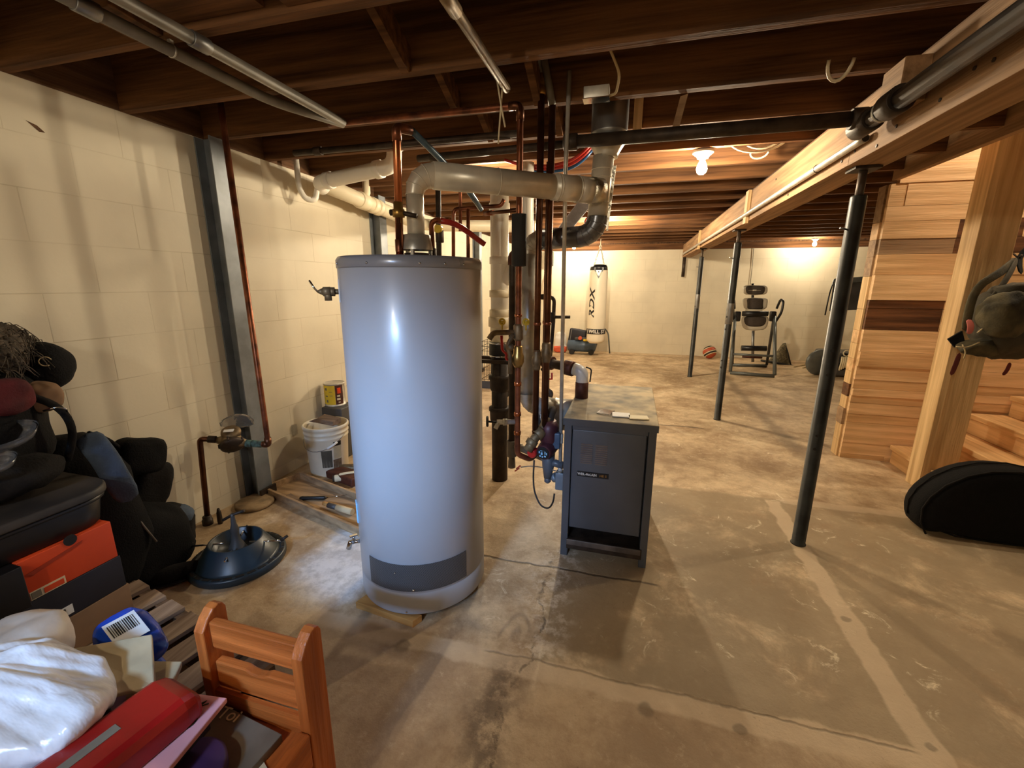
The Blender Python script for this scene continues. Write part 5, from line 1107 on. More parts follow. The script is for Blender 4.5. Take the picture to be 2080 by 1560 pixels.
def slab(name, lb, c, sz, ang, m_, cat='book', tilt=0, group=None, bev=.002, par=None):
    b = MB().cbox(c, sz, RZm(ang) @ Matrix.Rotation(R(tilt), 3, 'Y'), bev)
    o = b.build(name, M[m_], par)
    if par is None: tag(o, lb, cat, group)
    return o
slab('grey_book', 'grey covered book lying flat on the seat of the small chair', (-.85, .515, .292), (.20, .26, .022), -6, 'greengrey')
p = thing('cream_card', 'cream card with cut letter shapes poking out over the chair seat', 'card', (-.80, .56, .305))
MB().cbox((-.795, .475, .2825), (.10, .24, .003), RZm(-26)).build('sheet', M['cream'], p)
lt_ = at(466, 1452, 2, .3045)
fl_ = lambda x, y, z: lt_+RZm(2)@V((x, y, z))
lettering('cut_letters', 'Toi', .042, fl_, M['cream'], p, .001)
b = MB(); b.lathe((-.852, .488, .304), [(.075, 0), (.08, .004), (.08, .03), (.074, .034), (.01, .0345)], seg=40); tag(b.build('purple_case', M['purple']), 'round dark purple case lying on the grey book on the chair', 'case')
tag(MB().cbox((-1.01, .42, .352), (.28, .30, .044), RZm(6), .004).build('thick_book', M['navy']), 'thick dark blue book lying under the pink album', 'book')
al = thing('pink_album', 'pink and mauve floral album lying under the red case', 'album', (-1.03, .42, .38))
RA = RZm(8)
ac = V((-1.011, .415, .382)); AP = lambda x, y, z=0: ac+RA@V((x, y, z))
MB().cbox(ac, (.34, .36, .014), RA, .003).build('cover', M['pink'], al)
MB().cbox(ac+V((0, 0, .0078)), (.18, .352, .0012), RA).build('mauve_print', M['mauve'], al)
M['white2'] = M['white']
for i, (x, y, r_, m_) in enumerate(((-.10, .10, .022, 'yellow'), (-.05, -.02, .028, 'white'), (-.13, -.06, .02, 'yellow'), (-.02, .12, .018, 'white'), (-.11, .02, .016, 'pink'), (.0, -.14, .02, 'yellow'), (-.06, .06, .014, 'redwhite'))):
    b = MB(); q = AP(x, y, .0088)
    for k in range(6): a = 2*PI*k/6; b.lathe(q+V((math.cos(a)*r_*.55, math.sin(a)*r_*.55, i*.0001)), [(r_*.42, 0), (r_*.42, .0004)], seg=10)
    b.build('flower_print', M[m_], al)
b = MB(); b.lathe(AP(.125, .115, .0075), [(.022, 0), (.022, .0006)], seg=18); b.build('olive_print', M['olive'], al)
b = MB(); b.tube([AP(.11, .145, .008), AP(.13, .165, .008), AP(.125, .15, .008), AP(.14, .16, .008)], .0016, 6); b.build('leaf_print', M['verdigris'], al)
# red metal case
rc = thing('red_case', 'long red metal case with worn label lying on the pink album', 'case', (-.98, .38, .39))
r0, r1 = V((-.945, .585, .425)), V((-1.015, .10, .425)); rd_ = (r1-r0).normalized(); rs = V((-rd_.y, rd_.x, 0))
def sect(s_, hgt): 
    w = .068*s_; return [(-w, -.035), (w, -.035), (w, hgt*.3), (w*.9, hgt*.8), (w*.72, hgt), (-w*.72, hgt), (-w*.9, hgt*.8), (-w, hgt*.3)]
rings = []
for t, s_, hh in ((0, .8, .01), (.012, .93, .024), (.035, 1, .034), (.48, 1, .034), (.49, .95, .03)):
    c = r0+rd_*t; rings.append([c+rs*x+V((0, 0, z)) for x, z in sect(s_, hh)])
MB().loft(rings, True, sm=False).build('shell', M['redcase'], rc, bevel=.005)
c = r0+rd_*.20+V((0, 0, .0346)); mm = Matrix(((rs.x, -rd_.x, 0), (rs.y, -rd_.y, 0), (0, 0, 1)))
MB().cbox(c+rs*-.0, (.022, .15, .0015), mm).build('worn_label', M['greengrey'], rc)
# dark blue tote with bags
tb = thing('blue_tote', 'dark blue tote on the pallet under the white plastic bag', 'tote', (-1.27, .3, .12))
rbox(MB(), -1.50, -1.07, -.05, .52, .121, .375, .05, .03).build('tub', M['navy'], tb)
rbox(MB(), -1.51, -1.06, -.06, .53, .3755, .392, .055, 0).build('lid', M['navy'], tb)
wb = thing('white_plastic_bag', 'crumpled white plastic shopping bag on the dark blue tote', 'bag', (-1.22, .4, .392))
b = blob((-1.25, .42, .462), (.235, .135, .072), 31, .03, 6, .012, 16, m=RZm(8), seg=110, rings=60, sq=.85)
for v in b.bm.verts:     # radiating pleats of a tied film bag
    q = v.co-V((-1.42, .36, .5)); v.co.z += (.007*math.sin(math.atan2(q.y, q.x)*19+q.length*8)+.005*abs(math.sin(math.atan2(q.y, q.x)*31+3*q.length)))*min(1, q.length*5)
    v.co.z = max(v.co.z, .3935)
b.build('film', M['bagwhite'], wb)
tag(blob((-1.40, .545, .47), (.12, .09, .065), 33, .02, 9, .008, 22, m=RZm(-10)).build('beige_bag', M['beigebag']), 'grey beige cloth bag behind the white plastic bag', 'bag')
en = MB(); pts = [(-1.29, .56, .455), (-1.15, .66, .45), (-1.015, .565, .42), (-1.10, .49, .44)]
en.prism(pts, (0, 0, .012)); en.jitter(.008, 18, 4); tag(en.build('kraft_envelope', M['kraft'], bevel=.003), 'brown padded envelope sticking out behind the white plastic bag', 'envelope')
en = MB(); en.prism([(-1.12, .62, .405), (-1.04, .65, .395), (-.99, .575, .40), (-1.06, .53, .415)], (0, 0, .014)); en.jitter(.012, 20, 6); tag(en.build('kraft_paper', M['kraft'], bevel=.003), 'crumpled kraft paper in front of the blue snack bag', 'paper')
bb = thing('blue_bag', 'glossy blue plastic bag with white barcode label beside the pallet slats', 'bag', (-1.18, .66, .2))
bm_ = Matrix.Rotation(R(-12), 3, 'Z') @ Matrix.Rotation(R(24), 3, 'Y')
bcn = V((-1.25, .665, .405)); blob(bcn, (.095, .06, .02), 41, .012, 10, .006, 30, m=bm_, sq=.6).build('film', M['bluebag'], bb)
blob((-1.25, .665, .245), (.08, .045, .124), 42, .01, 9, .004, 30, sq=.6).build('bag_bottom', M['bluebag'], bb)
lc = bcn+bm_@V((-.02, .0, .030)); MB().cbox(lc, (.085, .07, .0015), bm_).build('barcode_label', M['white'], bb)
b = MB()
for k in range(13): b.cbox(lc+bm_@V((-.012, -.028+k*.0045, .0012)), (.042, random.choice((.0012, .0022, .003)), .0006), bm_)
b.build('barcode_stripe', M['ink'], bb)

c = at(75, 257, 0, X0)
tag(MB().prism([c+V((.0002, -.03, .012)), c+V((.0002, .0, .004)), c+V((.0002, .022, -.016)), c+V((.0002, .004, -.018))], (.0012, 0, 0)).build('wall_chip', M['rim']), 'small dark chip in the paint high on the left wall', 'chip')
# ---------------------------------------------------------------- right side: instrument case and hanging pack
gy = 2.74
gpts = [(1846, 1062), (1838, 1040), (1843, 1014), (1862, 992), (1895, 970), (1940, 953), (1990, 944), (2050, 945), (2120, 960)]
top_ = [at(x, y, 1, gy+.06) for x, y in gpts]
top_ += [V((2.42, gy, .30)), V((2.55, gy, .17)), V((2.56, gy, .08)), V((2.40, gy, .012)), V((2.15, gy, .004)), V((1.95, gy, .004)), V((1.78, gy, .012)), V((1.70, gy, .035))]
cen = V((2.05, gy, .17))
def outline(s_, y, lean): return [V((cen.x+(p.x-cen.x)*s_, y+lean*max(p.z, 0), max(.004, cen.z+(p.z-cen.z)*s_) if s_ <= 1.001 else max(.003, p.z))) for p in top_]
gc = thing('guitar_case', 'black soft instrument case lying on its edge on the floor below the wooden post', 'case', (2.05, gy, 0))
MB().loft([outline(s_, y, .12) for s_, y in ((.80, gy-.085), (.93, gy-.075), (.985, gy-.05), (1, gy-.0), (1, gy+.06), (.985, gy+.1), (.9, gy+.115))]).build('case_body', M['blackrough'], gc, sub=1)
b = MB(); b.tube(outline(.965, gy-.066, .12), .005, 6); b.build('piping', M['blackfab2'], gc)
b = MB(); b.tube([p+V((.0, .02, .004)) for p in outline(1.0, gy+.012, .12)[1:9]], .004, 6); b.build('zipper', M['blackfab2'], gc)
kp = thing('camouflage_backpack', 'olive camouflage backpack hanging in front of the wooden post', 'bag', (2.12, 3.2, .9))
KY = 3.20
kc = at(2045, 655, 1, KY-.02)
blob(kc+V((.03, 0, 0)), (.20, .10, .21), 51, .045, 6, .022, 17, sq=.75).build('pack_body', M['olive'], kp)
blob(at(2040, 640, 1, KY-.11), (.115, .055, .125), 52, .03, 8, .016, 22, sq=.75).build('front_pocket', M['camo'], kp)
blob(at(1990, 705, 1, KY-.06), (.11, .07, .055), 53, .025, 9, .012, 24).build('lower_fold', M['camo'], kp)
blob(at(2055, 590, 1, KY-.06), (.10, .06, .05), 54, .02, 9, .008, 24).build('top_flap', M['olive'], kp)
hook = at(2066, 522, 1, 3.31)
strap([hook, at(2035, 555, 1, KY-.05), at(1995, 572, 1, KY-.07), at(1975, 600, 1, KY-.07), at(1966, 640, 1, KY-.06), at(1960, 675, 1, KY-.05)], .045, .018, 'shoulder_strap', 'camo', kp, (0, -1, 0))
strap([hook, at(2058, 545, 1, KY-.03), at(2030, 590, 1, KY-.08), at(1998, 625, 1, KY-.1), at(1985, 660, 1, KY-.09)], .03, .014, 'shoulder_strap', 'olive', kp, (0, -1, 0))
strap([at(2090, 500, 1, 3.32), hook, at(2075, 560, 1, KY-.02)], .03, .014, 'grab_handle', 'blackrough', kp, (0, -1, 0))
strap([at(1966, 648, 1, KY-.10), at(1975, 662, 1, KY-.125), at(1967, 680, 1, KY-.12)], .034, .004, 'pink_ribbon', 'pinktag', kp, (0, -1, 0))
strap([at(1950, 715, 1, KY-.03), at(1942, 740, 1, KY-.03), at(1931, 764, 1, KY-.03)], .028, .004, 'maroon_strap', 'maroon', kp, (0, -1, 0))
strap([at(2052, 735, 1, KY-.06), at(2047, 752, 1, KY-.06), at(2036, 763, 1, KY-.06)], .022, .004, 'maroon_strap', 'maroon', kp, (0, -1, 0))
b = MB(); b.prism([at(1926, 689, 1, KY-.05), at(1955, 672, 1, KY-.06), at(1962, 700, 1, KY-.06), at(1940, 706, 1, KY-.05)], (0, .012, 0)); b.build('side_tab', M['blackrough'], kp)
for pts in ([(1942, 704), (1965, 706), (1990, 695)], [(1985, 676), (1995, 668), (2003, 663)], [(1955, 700), (1962, 715), (1958, 728)]):
    MB().tube([at(x, y, 1, KY-.13) for x, y in pts], .0035, 6, bend=.03).build('cord_pull', M['rope'], kp)
MB().tube([hook+V((0, .03, .02)), hook, hook+V((0, -.02, -.01)), hook+V((0, -.03, .01))], .005, 8, bend=.01).build('coat_hook', M['iron'], kp)
# ---------------------------------------------------------------- far end of the basement
BYb = 7.863
bt, bb_ = at(1213, 537, 1, BYb), at(1207, 697, 1, BYb)
bx = (at(1232, 600, 1, BYb).x+at(1196, 600, 1, BYb).x)/2
br_ = .158
pb = thing('punching_bag', 'white and black punching bag hanging on chains before the back wall', 'punching bag', (bx, BYb, bb_.z))
zb, zt = bb_.z, bt.z
MB().lathe((bx, BYb, zb), [(.04, 0), (.11, .008), (.148, .04), (br_, .08), (br_+.004, .45), (br_, zt-zb-.14), (br_-.012, zt-zb-.05)], seg=48).build('bag_body', M['bagskin'], pb)
MB().lathe((bx, BYb, zt-.16), [(br_-.004, .06), (br_-.010, .11), (br_-.03, .15), (.06, .158), (.01, .16)], seg=48).build('top_collar', M['black'], pb)
ca = math.atan2(-bx, BYb)
BPt = lambda arc, z, off=.004: V((bx+(br_+off)*math.sin(ca+arc/br_), BYb-(br_+off)*math.cos(ca+arc/br_), z))
zband = at(1207, 672, 1, BYb).z
bd = MB().lathe((bx, BYb, zband-.045), [(br_+.0065, 0), (br_+.0075, .004), (br_+.0075, .086), (br_+.0065, .09)], seg=48, cap=False).build('black_band', M['ink'], pb)
lettering('band_lettering', 'I WILL ST', .085, lambda x, y, z: BPt(x, zband+y, .009+z), M['white'], bd, bold=.002)
zc = at(1203, 617, 1, BYb).z
lettering('bag_lettering', 'RDX', .235, lambda x, y, z: BPt(-.095-y*.62, zc+x*1.02, .006+z), M['ink'], pb, shear=.25, bold=.006)
def quad(arc, z, w, hh, m_, nm, off):
    b = MB(); n = 8; P_ = lambda t, u: BPt(arc+t*w, z+u*hh, off)
    rows = [[P_(-1+2*i/n, .45), P_(0+(-1+2*i/n)*.12, -1)] for i in range(n+1)]
    b.loft(rows, False, closed=False, sm=False); return b.build(nm, M[m_], pb)
tri = [(-.075, .0), (.075, .0), (.0, -.15)]
b = MB(); b.prism([BPt(x, zt-.085+y, .004) for x, y in ((-.085, .03), (.085, .03), (.085, .0), (.0, -.16), (-.085, .0))], (0, -.003, 0)); sh_ = b.build('badge_shield', M['black'], pb)
b = MB(); b.prism([BPt(x, zt-.085+y, .008) for x, y in ((-.045, -.015), (.045, -.015), (.0, -.105))], (0, -.002, 0)); b.build('badge_triangle', M['galv'], pb)
b = MB(); b.prism([BPt(x, zt-.085+y, .011) for x, y in ((-.016, -.03), (.016, -.03), (.0, -.07))], (0, -.002, 0)); b.build('badge_core', M['black'], pb)
hk = at(1217, 500, 1, BYb)
for k in range(4):
    a = R(45+90*k); e = V((bx+.12*math.cos(a), BYb+.12*math.sin(a), zt-.01)); b = MB(); n = 12
    for i in range(n):
        c = e.lerp(V((bx+.01, BYb, hk.z)), (i+.5)/n); d = (V((bx, BYb, hk.z))-e).normalized(); ax = d.orthogonal().normalized()
        if i % 2: ax = d.cross(ax)
        b.torus(c, ax, .011, .003, 10, 6)
    b.build('chain', M['galv'], pb)
b = MB(); b.tube([(bx+.01, BYb, hk.z-.01), (bx+.01, BYb, ZW-.002)], .008, 8); b.torus((bx+.01, BYb, hk.z), (0, 1, 0), .02, .005, 14, 6); b.build('hook_rope', M['cable'], pb)
# compressor with case on top
cpx = at(1181, 716, 2, .0)
cm = thing('air_compressor', 'blue grey air compressor on the floor below the punching bag', 'compressor', (cpx.x, 8.55, 0))
CX = (at(1151, 700, 1, 8.5).x+at(1211, 700, 1, 8.5).x)/2; CW_ = at(1211, 700, 1, 8.5).x-at(1151, 700, 1, 8.5).x
b = MB(); b.lathe((CX-CW_/2, 8.55, .17), [(.03, 0), (.10, .02), (.125, .06), (.125, CW_-.06), (.10, CW_-.02), (.03, CW_)], (1, 0, 0), 28); b.build('tank', M['bluepaint'], cm)
for dx in (-.18, .2):
    MB().cyl((CX+dx, 8.43, .05), (CX+dx, 8.66, .05), .05, seg=20).build('foot_wheel', M['rubber'], cm)
MB().cbox((CX+.05, 8.53, .31), (.36, .16, .06), None, .02).build('top_shroud', M['gym'], cm)
MB().cyl((CX-.02, 8.40, .33), (CX-.02, 8.46, .33), .035, seg=18).build('regulator_knob', M['redwhite'], cm)
MB().cbox((CX+.14, 8.45, .29), (.2, .03, .04), None, .008).build('yellow_plate', M['yellow'], cm)
MB().tube([(CX+.27, 8.6, .12), (CX+.35, 8.65, .45), (CX+.42, 8.68, .52), (CX+.5, 8.68, .42), (CX+.55, 8.66, .02)], .014, 10, bend=.06).build('air_hose', M['greytube'], cm)
tc_ = at(1173, 683, 1, 8.52)
t = thing('tool_case', 'dark blue hard case standing tilted on top of the air compressor', 'case', (tc_.x, 8.52, .34))
MB().cbox((tc_.x, 8.55, tc_.z+.01), (.34, .12, .26), Matrix.Rotation(R(8), 3, 'Y'), .03).build('shell', M['navy'], t)
MB().cbox((tc_.x-.13, 8.487, tc_.z+.01), (.012, .01, .25), Matrix.Rotation(R(8), 3, 'Y')).build('edge_trim', M['galvdull'], t)
p = thing('feed_sack', 'pale sack with red base standing left of the air compressor', 'sack', at(1137, 716, 2, 0))
sq = at(1137, 716, 2, 0)
blob((sq.x, sq.y+.05, .21), (.12, .09, .20), 61, .02, 8, sq=.7).build('sack', M['white'], p); blob((sq.x, sq.y+.045, .075), (.135, .105, .07), 62, .01, 8, sq=.6).build('red_base', M['redwhite'], p)
wb_ = at(1118, 526, 1, 8.99)
p = thing('wall_speaker', 'small black box mounted high on the back wall, left of the punching bag', 'box', wb_)
MB().cbox((wb_.x, 8.93, wb_.z), (.13, .12, .28), None, .008).build('cabinet', M['black'], p)
oc = at(1111, 590, 1, 8.95)
p = thing('hanging_leads', 'orange and pale leads hanging on the back wall behind the copper pipes', 'lead', oc)
b = MB(); b.tube([at(1112, 552, 1, 8.95), at(1106, 575, 1, 8.93), at(1112, 610, 1, 8.93), at(1117, 580, 1, 8.94), at(1113, 556, 1, 8.95)], .014, 8, bend=.08); b.build('orange_loop', M['redwhite'], p)
for k in range(4): MB().tube([at(1111+k, 612, 1, 8.96), at(1106+5*k, 640, 1, 8.96), at(1104+6*k, 662, 1, 8.97)], .005, 6).build('strand', M['greypipe'], p)
# basketball
q = at(1441, 718, 1, 8.74); q.z = .121
p = thing('basketball', 'orange and white basketball on the floor by the back wall', 'ball', (q.x, q.y, 0))
def ballmat():
    m, nt, pr = newmat('panelled basketball'); L = nt.links
    tc = N(nt, 'ShaderNodeTexCoord'); w = N(nt, 'ShaderNodeTexWave'); w.bands_direction = 'Z'; w.inputs['Scale'].default_value = 2.6; w.inputs['Distortion'].default_value = .6
    mp = N(nt, 'ShaderNodeMapping'); mp.inputs['Rotation'].default_value = (.5, .4, 0); L.new(tc.outputs['Object'], mp.inputs[0]); L.new(mp.outputs[0], w.inputs['Vector'])
    r = N(nt, 'ShaderNodeValToRGB'); r.color_ramp.interpolation = 'CONSTANT'
    e = r.color_ramp.elements; e[0].position = 0; e[0].color = (*S(176, 74, 40), 1); e[1].position = .5; e[1].color = (*S(34, 28, 26), 1)
    n = e.new(.58); n.color = (*S(226, 208, 170), 1); n = e.new(.86); n.color = (*S(34, 28, 26), 1)
    L.new(w.outputs['Fac'], r.inputs[0]); L.new(r.outputs[0], pr.inputs['Base Color']); pr.inputs['Roughness'].default_value = .5; return m
MB().ball(q, .12, 32, 18, Matrix.Rotation(R(30), 3, 'Y')).build('ball_skin', ballmat(), p)
# inversion table
IT = thing('inversion_table', 'inversion table with charcoal pads standing between steel posts and wall', 'exercise machine', (1.88, 7.7, 0))
fl0, fl1 = at(1483, 757, 2, .025), at(1573, 764, 2, .025); rl0, rl1 = at(1487, 741, 2, .025), at(1557, 743, 2, .025)
pv0, pv1 = at(1494, 640, 1, 7.72), at(1574, 640, 1, 7.72)
tr_ = .026
MB().tube([fl0, fl1], tr_, 14).build('front_base_bar', M['greytube'], IT); MB().tube([rl0, rl1], tr_, 14).build('rear_base_bar', M['greytube'], IT)
for a, c in ((fl0, pv0), (fl1, pv1)): MB().tube([a+V((0, 0, .02)), c], tr_, 14).build('front_leg', M['greytube'], IT)
for a, c in ((rl0, pv0), (rl1, pv1)): MB().tube([a+V((0, 0, .02)), c+V((0, .03, -.02))], .022, 14).build('rear_leg', M['gym'], IT)
l0, l1 = (fl0+V((0, 0, .02))).lerp(pv0, .30), (fl1+V((0, 0, .02))).lerp(pv1, .30); MB().tube([l0, l1], .018, 12).build('cross_bar', M['greytube'], IT)
for pv_, s_ in ((pv0, -1), (pv1, 1)):
    h0 = pv_+V((s_*.02, -.02, -.1)); b = MB()
    b.tube([h0, pv_+V((s_*.06, -.1, .05)), pv_+V((s_*.07, -.08, .22)), pv_+V((s_*.05, 0, .25)), pv_+V((s_*.02, .03, .1))], .018, 10, bend=.07); b.build('hand_grip', M['black'], IT)
    MB().cbox(pv_+V((s_*-.03, 0, -.02)), (.09, .08, .16), None, .02).build('pivot_hub', M['black'], IT)
PY_ = 7.62
pq_ = lambda x, y, dy=0: at(x, y, 1, PY_+dy)
def pad(name, rows, m_, thick, dy=0):
    """rows of (y pixel, left x, right x) from top to bottom seen in the photograph, given depth"""
    rings = []
    for y, xa, xb in rows:
        a, c = pq_(xa, y, dy), pq_(xb, y, dy); w = (c-a); n = 10; ring = []
        for k in range(n+1): t = k/n; ring.append(a+w*t+V((0, -thick*math.sin(PI*t)**.5*.8, 0)))
        for k in range(n, -1, -1): t = k/n; ring.append(a+w*t+V((0, thick*.5, 0)))
        rings.append(ring)
    return MB().loft(rings, True).build(name, M[m_], IT, sub=1)
pad('headrest_shell', [(579, 1512, 1557), (583, 1508, 1560), (592, 1509, 1560), (600, 1511, 1557)], 'seatlite', .03)
pad('headrest_pad', [(580, 1516, 1553), (584, 1514, 1555), (592, 1515, 1554), (599, 1517, 1551)], 'seatdark', .03, -.018)
pad('back_shell', [(604, 1507, 1562), (612, 1508, 1560), (622, 1510, 1559), (630, 1511, 1557)], 'seatlite', .03)
pad('back_pad', [(605, 1515, 1553), (612, 1517, 1551), (622, 1518, 1550), (629, 1516, 1553)], 'seatdark', .03, -.018)
pad('seat_shell', [(638, 1507, 1561), (650, 1505, 1562), (662, 1507, 1560), (672, 1512, 1554)], 'seatlite', .035)
pad('seat_pad', [(640, 1511, 1557), (650, 1511, 1557), (658, 1512, 1556), (664, 1519, 1548)], 'seatdark', .035, -.02)
b = MB(); b.tube([pq_(1508, 637, -.06), pq_(1560, 637, -.06)], .04, 14); b.build('lumbar_roller', M['black'], IT)
MB().cbox(pq_(1531, 630, -.06), (.24, .03, .03), None, .006).build('back_label', M['seatlite'], IT)
lg = pq_(1533, 589.5, -.06); MB().cbox(lg, (.05, .012, .016), None, .004).build('headrest_emblem', M['seatlite'], IT); MB().cbox(lg+V((0, .004, 0)), (.17, .006, .004)).build('headrest_line', M['seatlite'], IT)
b = MB(); b.tube([pq_(1530, 672, 0), pq_(1529, 700, -.02), pq_(1529, 735, -.05)], .022, 10); b.build('ankle_post', M['galvdull'], IT)
b = MB(); b.tube([pq_(1506, 707, -.08), pq_(1557, 708, -.08)], .042, 16); b.build('ankle_roller', M['black'], IT)
b = MB(); b.tube([pq_(1508, 724, -.05), pq_(1548, 726, -.05)], .02, 10); b.build('foot_bar', M['ironred'], IT)
b = MB(); b.tube([pq_(1529, 576, .05), pq_(1529, 604, .03), pq_(1531, 670, .02)], .02, 10); b.build('spine_bar', M['black'], IT)
# cloth heap behind inversion table
q = at(1598, 742, 2, 0)
p = thing('camp_chair', 'crumpled olive mesh camp chair folded on the floor beside the inversion table', 'chair', (q.x, 8.5, 0))
b = MB(); n = 10; rings = []
for i in range(n+1):
    t = i/n; x0 = at(1560, 735, 1, 8.5).lerp(at(1592, 697, 1, 8.5), t); x1 = at(1605, 742, 1, 8.5).lerp(at(1597, 697, 1, 8.5), t)
    rings.append([x0.lerp(x1, k/8)+V((0, -.10*math.sin(PI*k/8)*(1-t*.6), 0)) for k in range(9)]+[x0.lerp(x1, k/8)+V((0, .03, 0)) for k in range(8, -1, -1)])
b.loft(rings, True); b.jitter(.02, 9, 5); b.build('mesh_back', M['shade'], p)
MB().tube([at(1545, 732, 1, 8.45), at(1580, 738, 1, 8.40), at(1612, 744, 1, 8.40)], .02, 8, bend=.1).build('folded_leg', M['black'], p)
MB().tube([at(1607, 744, 1, 8.42), at(1600, 715, 1, 8.45), at(1594, 697, 1, 8.5)], .012, 8, bend=.05).build('frame_tube', M['black'], p)
cr_ = [at(x, y, 2, .01) for x, y in ((1612, 745), (1630, 742), (1645, 738), (1660, 735), (1650, 742), (1630, 747))]
tag(MB().tube(cr_, .009, 8, bend=.12).build('pale_rope', M['rope']), 'pale rope lying on the floor left of the treadmill', 'rope')
# folded exercise machine beyond the nearest post
TY = 7.6
q = at(1705, 768, 2, 0)
p = thing('treadmill', 'dark folded treadmill standing behind the nearest steel post', 'treadmill', (3.0, 7.6, 0))
d0, d1 = at(1686, 575, 1, TY), at(1764, 560, 1, TY)
b = MB(); b.hexa([at(1684, 632, 1, TY), at(1775, 628, 1, TY), at(1775, 628, 1, TY+.08), at(1684, 632, 1, TY+.08), at(1694, 566, 1, TY+.25), at(1775, 561, 1, TY+.25), at(1775, 561, 1, TY+.33), at(1694, 566, 1, TY+.33)]); b.build('deck', M['gym'], p, bevel=.01)
b = MB(); b.hexa([at(1692, 577, 1, TY+.18), at(1775, 571, 1, TY+.18), at(1775, 571, 1, TY+.33), at(1692, 577, 1, TY+.33), at(1697, 566, 1, TY+.2), at(1775, 560, 1, TY+.2), at(1775, 560, 1, TY+.34), at(1697, 566, 1, TY+.34)]); b.build('deck_rim', M['greytube'], p, bevel=.006)
MB().cbox((at(1700, 740, 1, TY).x+.1, TY+.1, .19), (.62, .5, .36), None, .04).build('motor_hood', M['gym'], p)
b = MB(); c = at(1662, 742, 1, TY-.05); c.z = .2; b.lathe(c+V((0, 0, 0)), [(.10, -.03), (.19, -.025), (.2, 0), (.19, .025), (.10, .03)], (.3, -1, 0), 28); b.build('transport_wheel', M['greytube'], p)
b = MB(); b.tube([at(1676, 640, 1, TY), at(1684, 600, 1, TY), at(1694, 568, 1, TY+.15)], .01, 8, bend=.1); b.build('side_cable', M['black'], p)
gl = at(1716, 742, 1, 7.2); gl.z = .3
p = thing('work_gloves', 'black and cream gloves hanging beside the treadmill next to the plank wall end', 'gloves', gl)
g0 = at(1713, 735, 1, 7.15)
blob(g0, (.055, .04, .13), 71, .02, 10, .01, 30).build('glove_body', M['blackfab2'], p)
for k in range(4): MB().tube([g0+V((-.04+.022*k, -.04, .08)), g0+V((-.045+.022*k, -.055, .0)), g0+V((-.05+.022*k, -.04, -.12+.015*k))], .011, 8, bend=.03).build('glove_finger', M['cream'], p)
MB().torus(g0+V((.01, -.03, .13)), (0, 1, 0), .04, .008, 16, 6).build('cuff_loop', M['cream'], p)
# wire crate behind the heater
cy0 = 5.25; ca_, cb_ = at(975, 780, 1, cy0), at(1058, 795, 1, cy0)
wx0, wx1 = -1.86, -1.30; wy0, wy1 = cy0, cy0+.75; wz = .62
p = thing('wire_dog_crate', 'black wire dog crate on the floor behind the iron stack', 'crate', ((wx0+wx1)/2, cy0+.37, 0))
b = MB(); b.box((wx0, wy0, .0), (wx1, wy1, .012)); b.box((wx0, wy0-.004, .0121), (wx1, wy0+.006, .10)); b.box((wx0, wy1-.01, .0121), (wx1, wy1, .10)); b.build('plastic_tray', M['gym'], p)
b = MB()
for k in range(13): x = wx0+(wx1-wx0)*k/12; b.cyl((x, wy0, .08), (x, wy0, wz), .003, seg=6); b.cyl((x, wy1, .08), (x, wy1, wz), .003, seg=6)
for z in (.12, .25, .38, .5, .56, wz): b.cyl((wx0, wy0, z), (wx1, wy0, z), .0035, seg=6); b.cyl((wx0, wy1, z), (wx1, wy1, z), .0035, seg=6); b.cyl((wx1, wy0, z), (wx1, wy1, z), .0035, seg=6); b.cyl((wx0, wy0, z), (wx0, wy1, z), .0035, seg=6)
for k in range(12): y = wy0+(wy1-wy0)*k/11; b.cyl((wx1, y, .08), (wx1, y, wz), .003, seg=6); b.cyl((wx0, y, .08), (wx0, y, wz), .003, seg=6)
b.build('wire_mesh', M['iron'], p)
tag(blob((-1.62, 5.5, .2), (.18, .16, .14), 75, .03, 7, .01, 24).build('dark_blanket', M['blackfab2']), 'dark blanket heaped inside the wire dog crate', 'blanket')
tag(MB().cbox((-1.52, 5.36, .09), (.22, .1, .13), None, .02).build('red_bundle', M['redfab']), 'dark red bundle in front of the blanket in the dog crate', 'bundle')
tag(MB().tube([at(1531, 503, 1, 8.985), at(1528, 540, 1, 8.985), at(1523, 582, 1, 8.985)], .005, 6).build('hanging_wire', M['greypipe']), 'thin dark wire hanging down the back wall above the inversion table', 'wire')
tag(MB().cyl((.892, 8.9, 1.5), (.892, 8.9, 1.8549), .03, seg=14).build('pipe_stub', M['iron']), 'short dark pipe hanging under the far end of the girder', 'pipe')
# ---------------------------------------------------------------- lights and camera
def bulb(name, lb, p, top, power, gr, col=(1, .83, .58), cord=0):
    t = thing(name, lb, 'lamp', (p.x, p.y, p.z), gr)
    MB().lathe((p.x, p.y, top), [(.012, -.042), (.03, -.040), (.034, -.03), (.058, -.012), (.06, -.001), (.02, -.0005)], seg=32).build('lampholder', M['porcelain'], t)
    if cord: MB().cyl((p.x, p.y, top), (p.x, p.y, cord), .004, seg=8).build('cord', M['cable'], t)
    b = MB(); b.lathe((p.x, p.y, top-.04), [(.001, -.088), (.014, -.085), (.026, -.073), (.030, -.057), (.026, -.038), (.016, -.018), (.013, -.009), (.0125, 0)], seg=20)
    b.build('bulb', emit('lit bulb glass', col, power), t)
    return t
bulb('ceiling_bulb', 'lit bare bulb on white holder, nearest ceiling lamp beside the flue duct', V((.345, 2.95, 2.05)), ZW-.001, 620, 'bare ceiling bulbs')
bulb('ceiling_bulb', 'lit bare bulb on the ceiling before the back wall, above the exercise area', V((2.85, 8.5, 2.05)), ZW-.001, 560, 'bare ceiling bulbs')
bulb('ceiling_bulb', 'lit bare bulb by the back wall, glimpsed under the blued flue elbow', V((-1.10, 8.3, 2.0)), ZW-.001, 1100, 'bare ceiling bulbs')
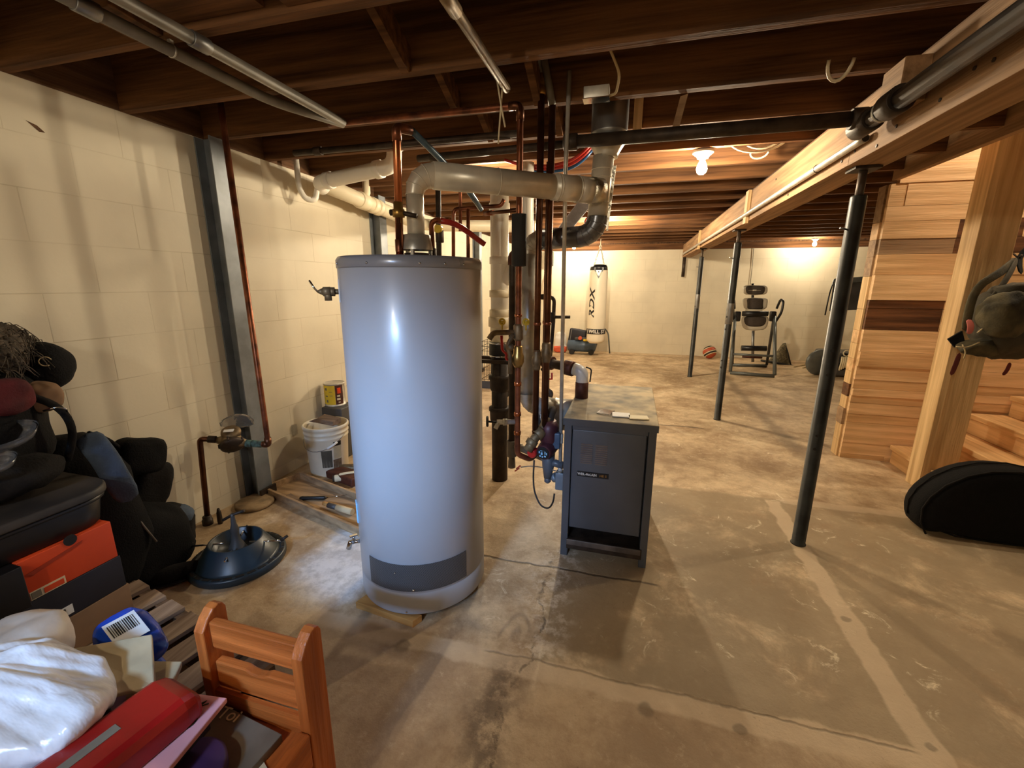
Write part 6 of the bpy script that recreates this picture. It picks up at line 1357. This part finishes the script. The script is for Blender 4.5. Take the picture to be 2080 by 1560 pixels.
def area(name, loc, target, size, sy, col, e, spread=180):
    l = bpy.data.lights.new(name, 'AREA'); l.shape = 'RECTANGLE'; l.size = size; l.size_y = sy; l.color = col; l.energy = e; l.spread = R(spread)
    o = bpy.data.objects.new(name, l); COL.objects.link(o); o.location = loc
    o.rotation_euler = (V(target)-V(loc)).to_track_quat('-Z', 'Y').to_euler(); return o
bulb('ceiling_bulb', 'lit bare bulb on the ceiling behind the viewer', V((-.95, -1.0, 2.05)), ZW-.001, 560, 'bare ceiling bulbs', (1, .88, .68))
bulb('ceiling_bulb', 'added unseen fill bulb on the ceiling behind the horizontal flue', V((-1.02, 3.13, 2.05)), ZW-.001, 500, 'bare ceiling bulbs')  # unseen fill lamp, added to brighten the middle of the room
bulb('ceiling_bulb', 'added unseen fill bulb on the far ceiling behind the blued flue elbow', V((-.44, 5.6, 2.05)), ZW-.001, 2300, 'bare ceiling bulbs')  # extra lamp added out of sight to lift the far floor
bulb('ceiling_bulb', 'lit bare bulb at the top of the stairwell', V((2.75, 3.4, 2.85)), 2.899, 1200, 'bare ceiling bulbs')
area('window_daylight', ((WX0+WX1)/2, Y0-.05, (WZ0+WZ1)/2), (-1.08, 1.6, .5), .55, .22, (.30, .55, 1), 4.4, 32)
w = bpy.data.worlds.new('World'); SC.world = w; w.use_nodes = True
w.node_tree.nodes['Background'].inputs[0].default_value = (.6, .75, 1, 1); w.node_tree.nodes['Background'].inputs[1].default_value = .3
cam = bpy.data.cameras.new('camera'); co = bpy.data.objects.new('camera', cam); COL.objects.link(co)
co.location = (0, 0, CH); co.rotation_euler = CAMROT; cam.sensor_width = 36; cam.sensor_fit = 'HORIZONTAL'; cam.lens = FPX/2080*36; cam.clip_start = .02
SC.camera = co
SC.view_settings.view_transform = 'Standard'; SC.view_settings.look = 'None'; SC.view_settings.gamma = 1; SC.view_settings.use_curve_mapping = False
SC.view_settings.exposure = 0.8
SC.cycles.max_bounces = 12; SC.cycles.diffuse_bounces = 6; SC.cycles.glossy_bounces = 4
SC.cycles.sample_clamp_indirect = 4
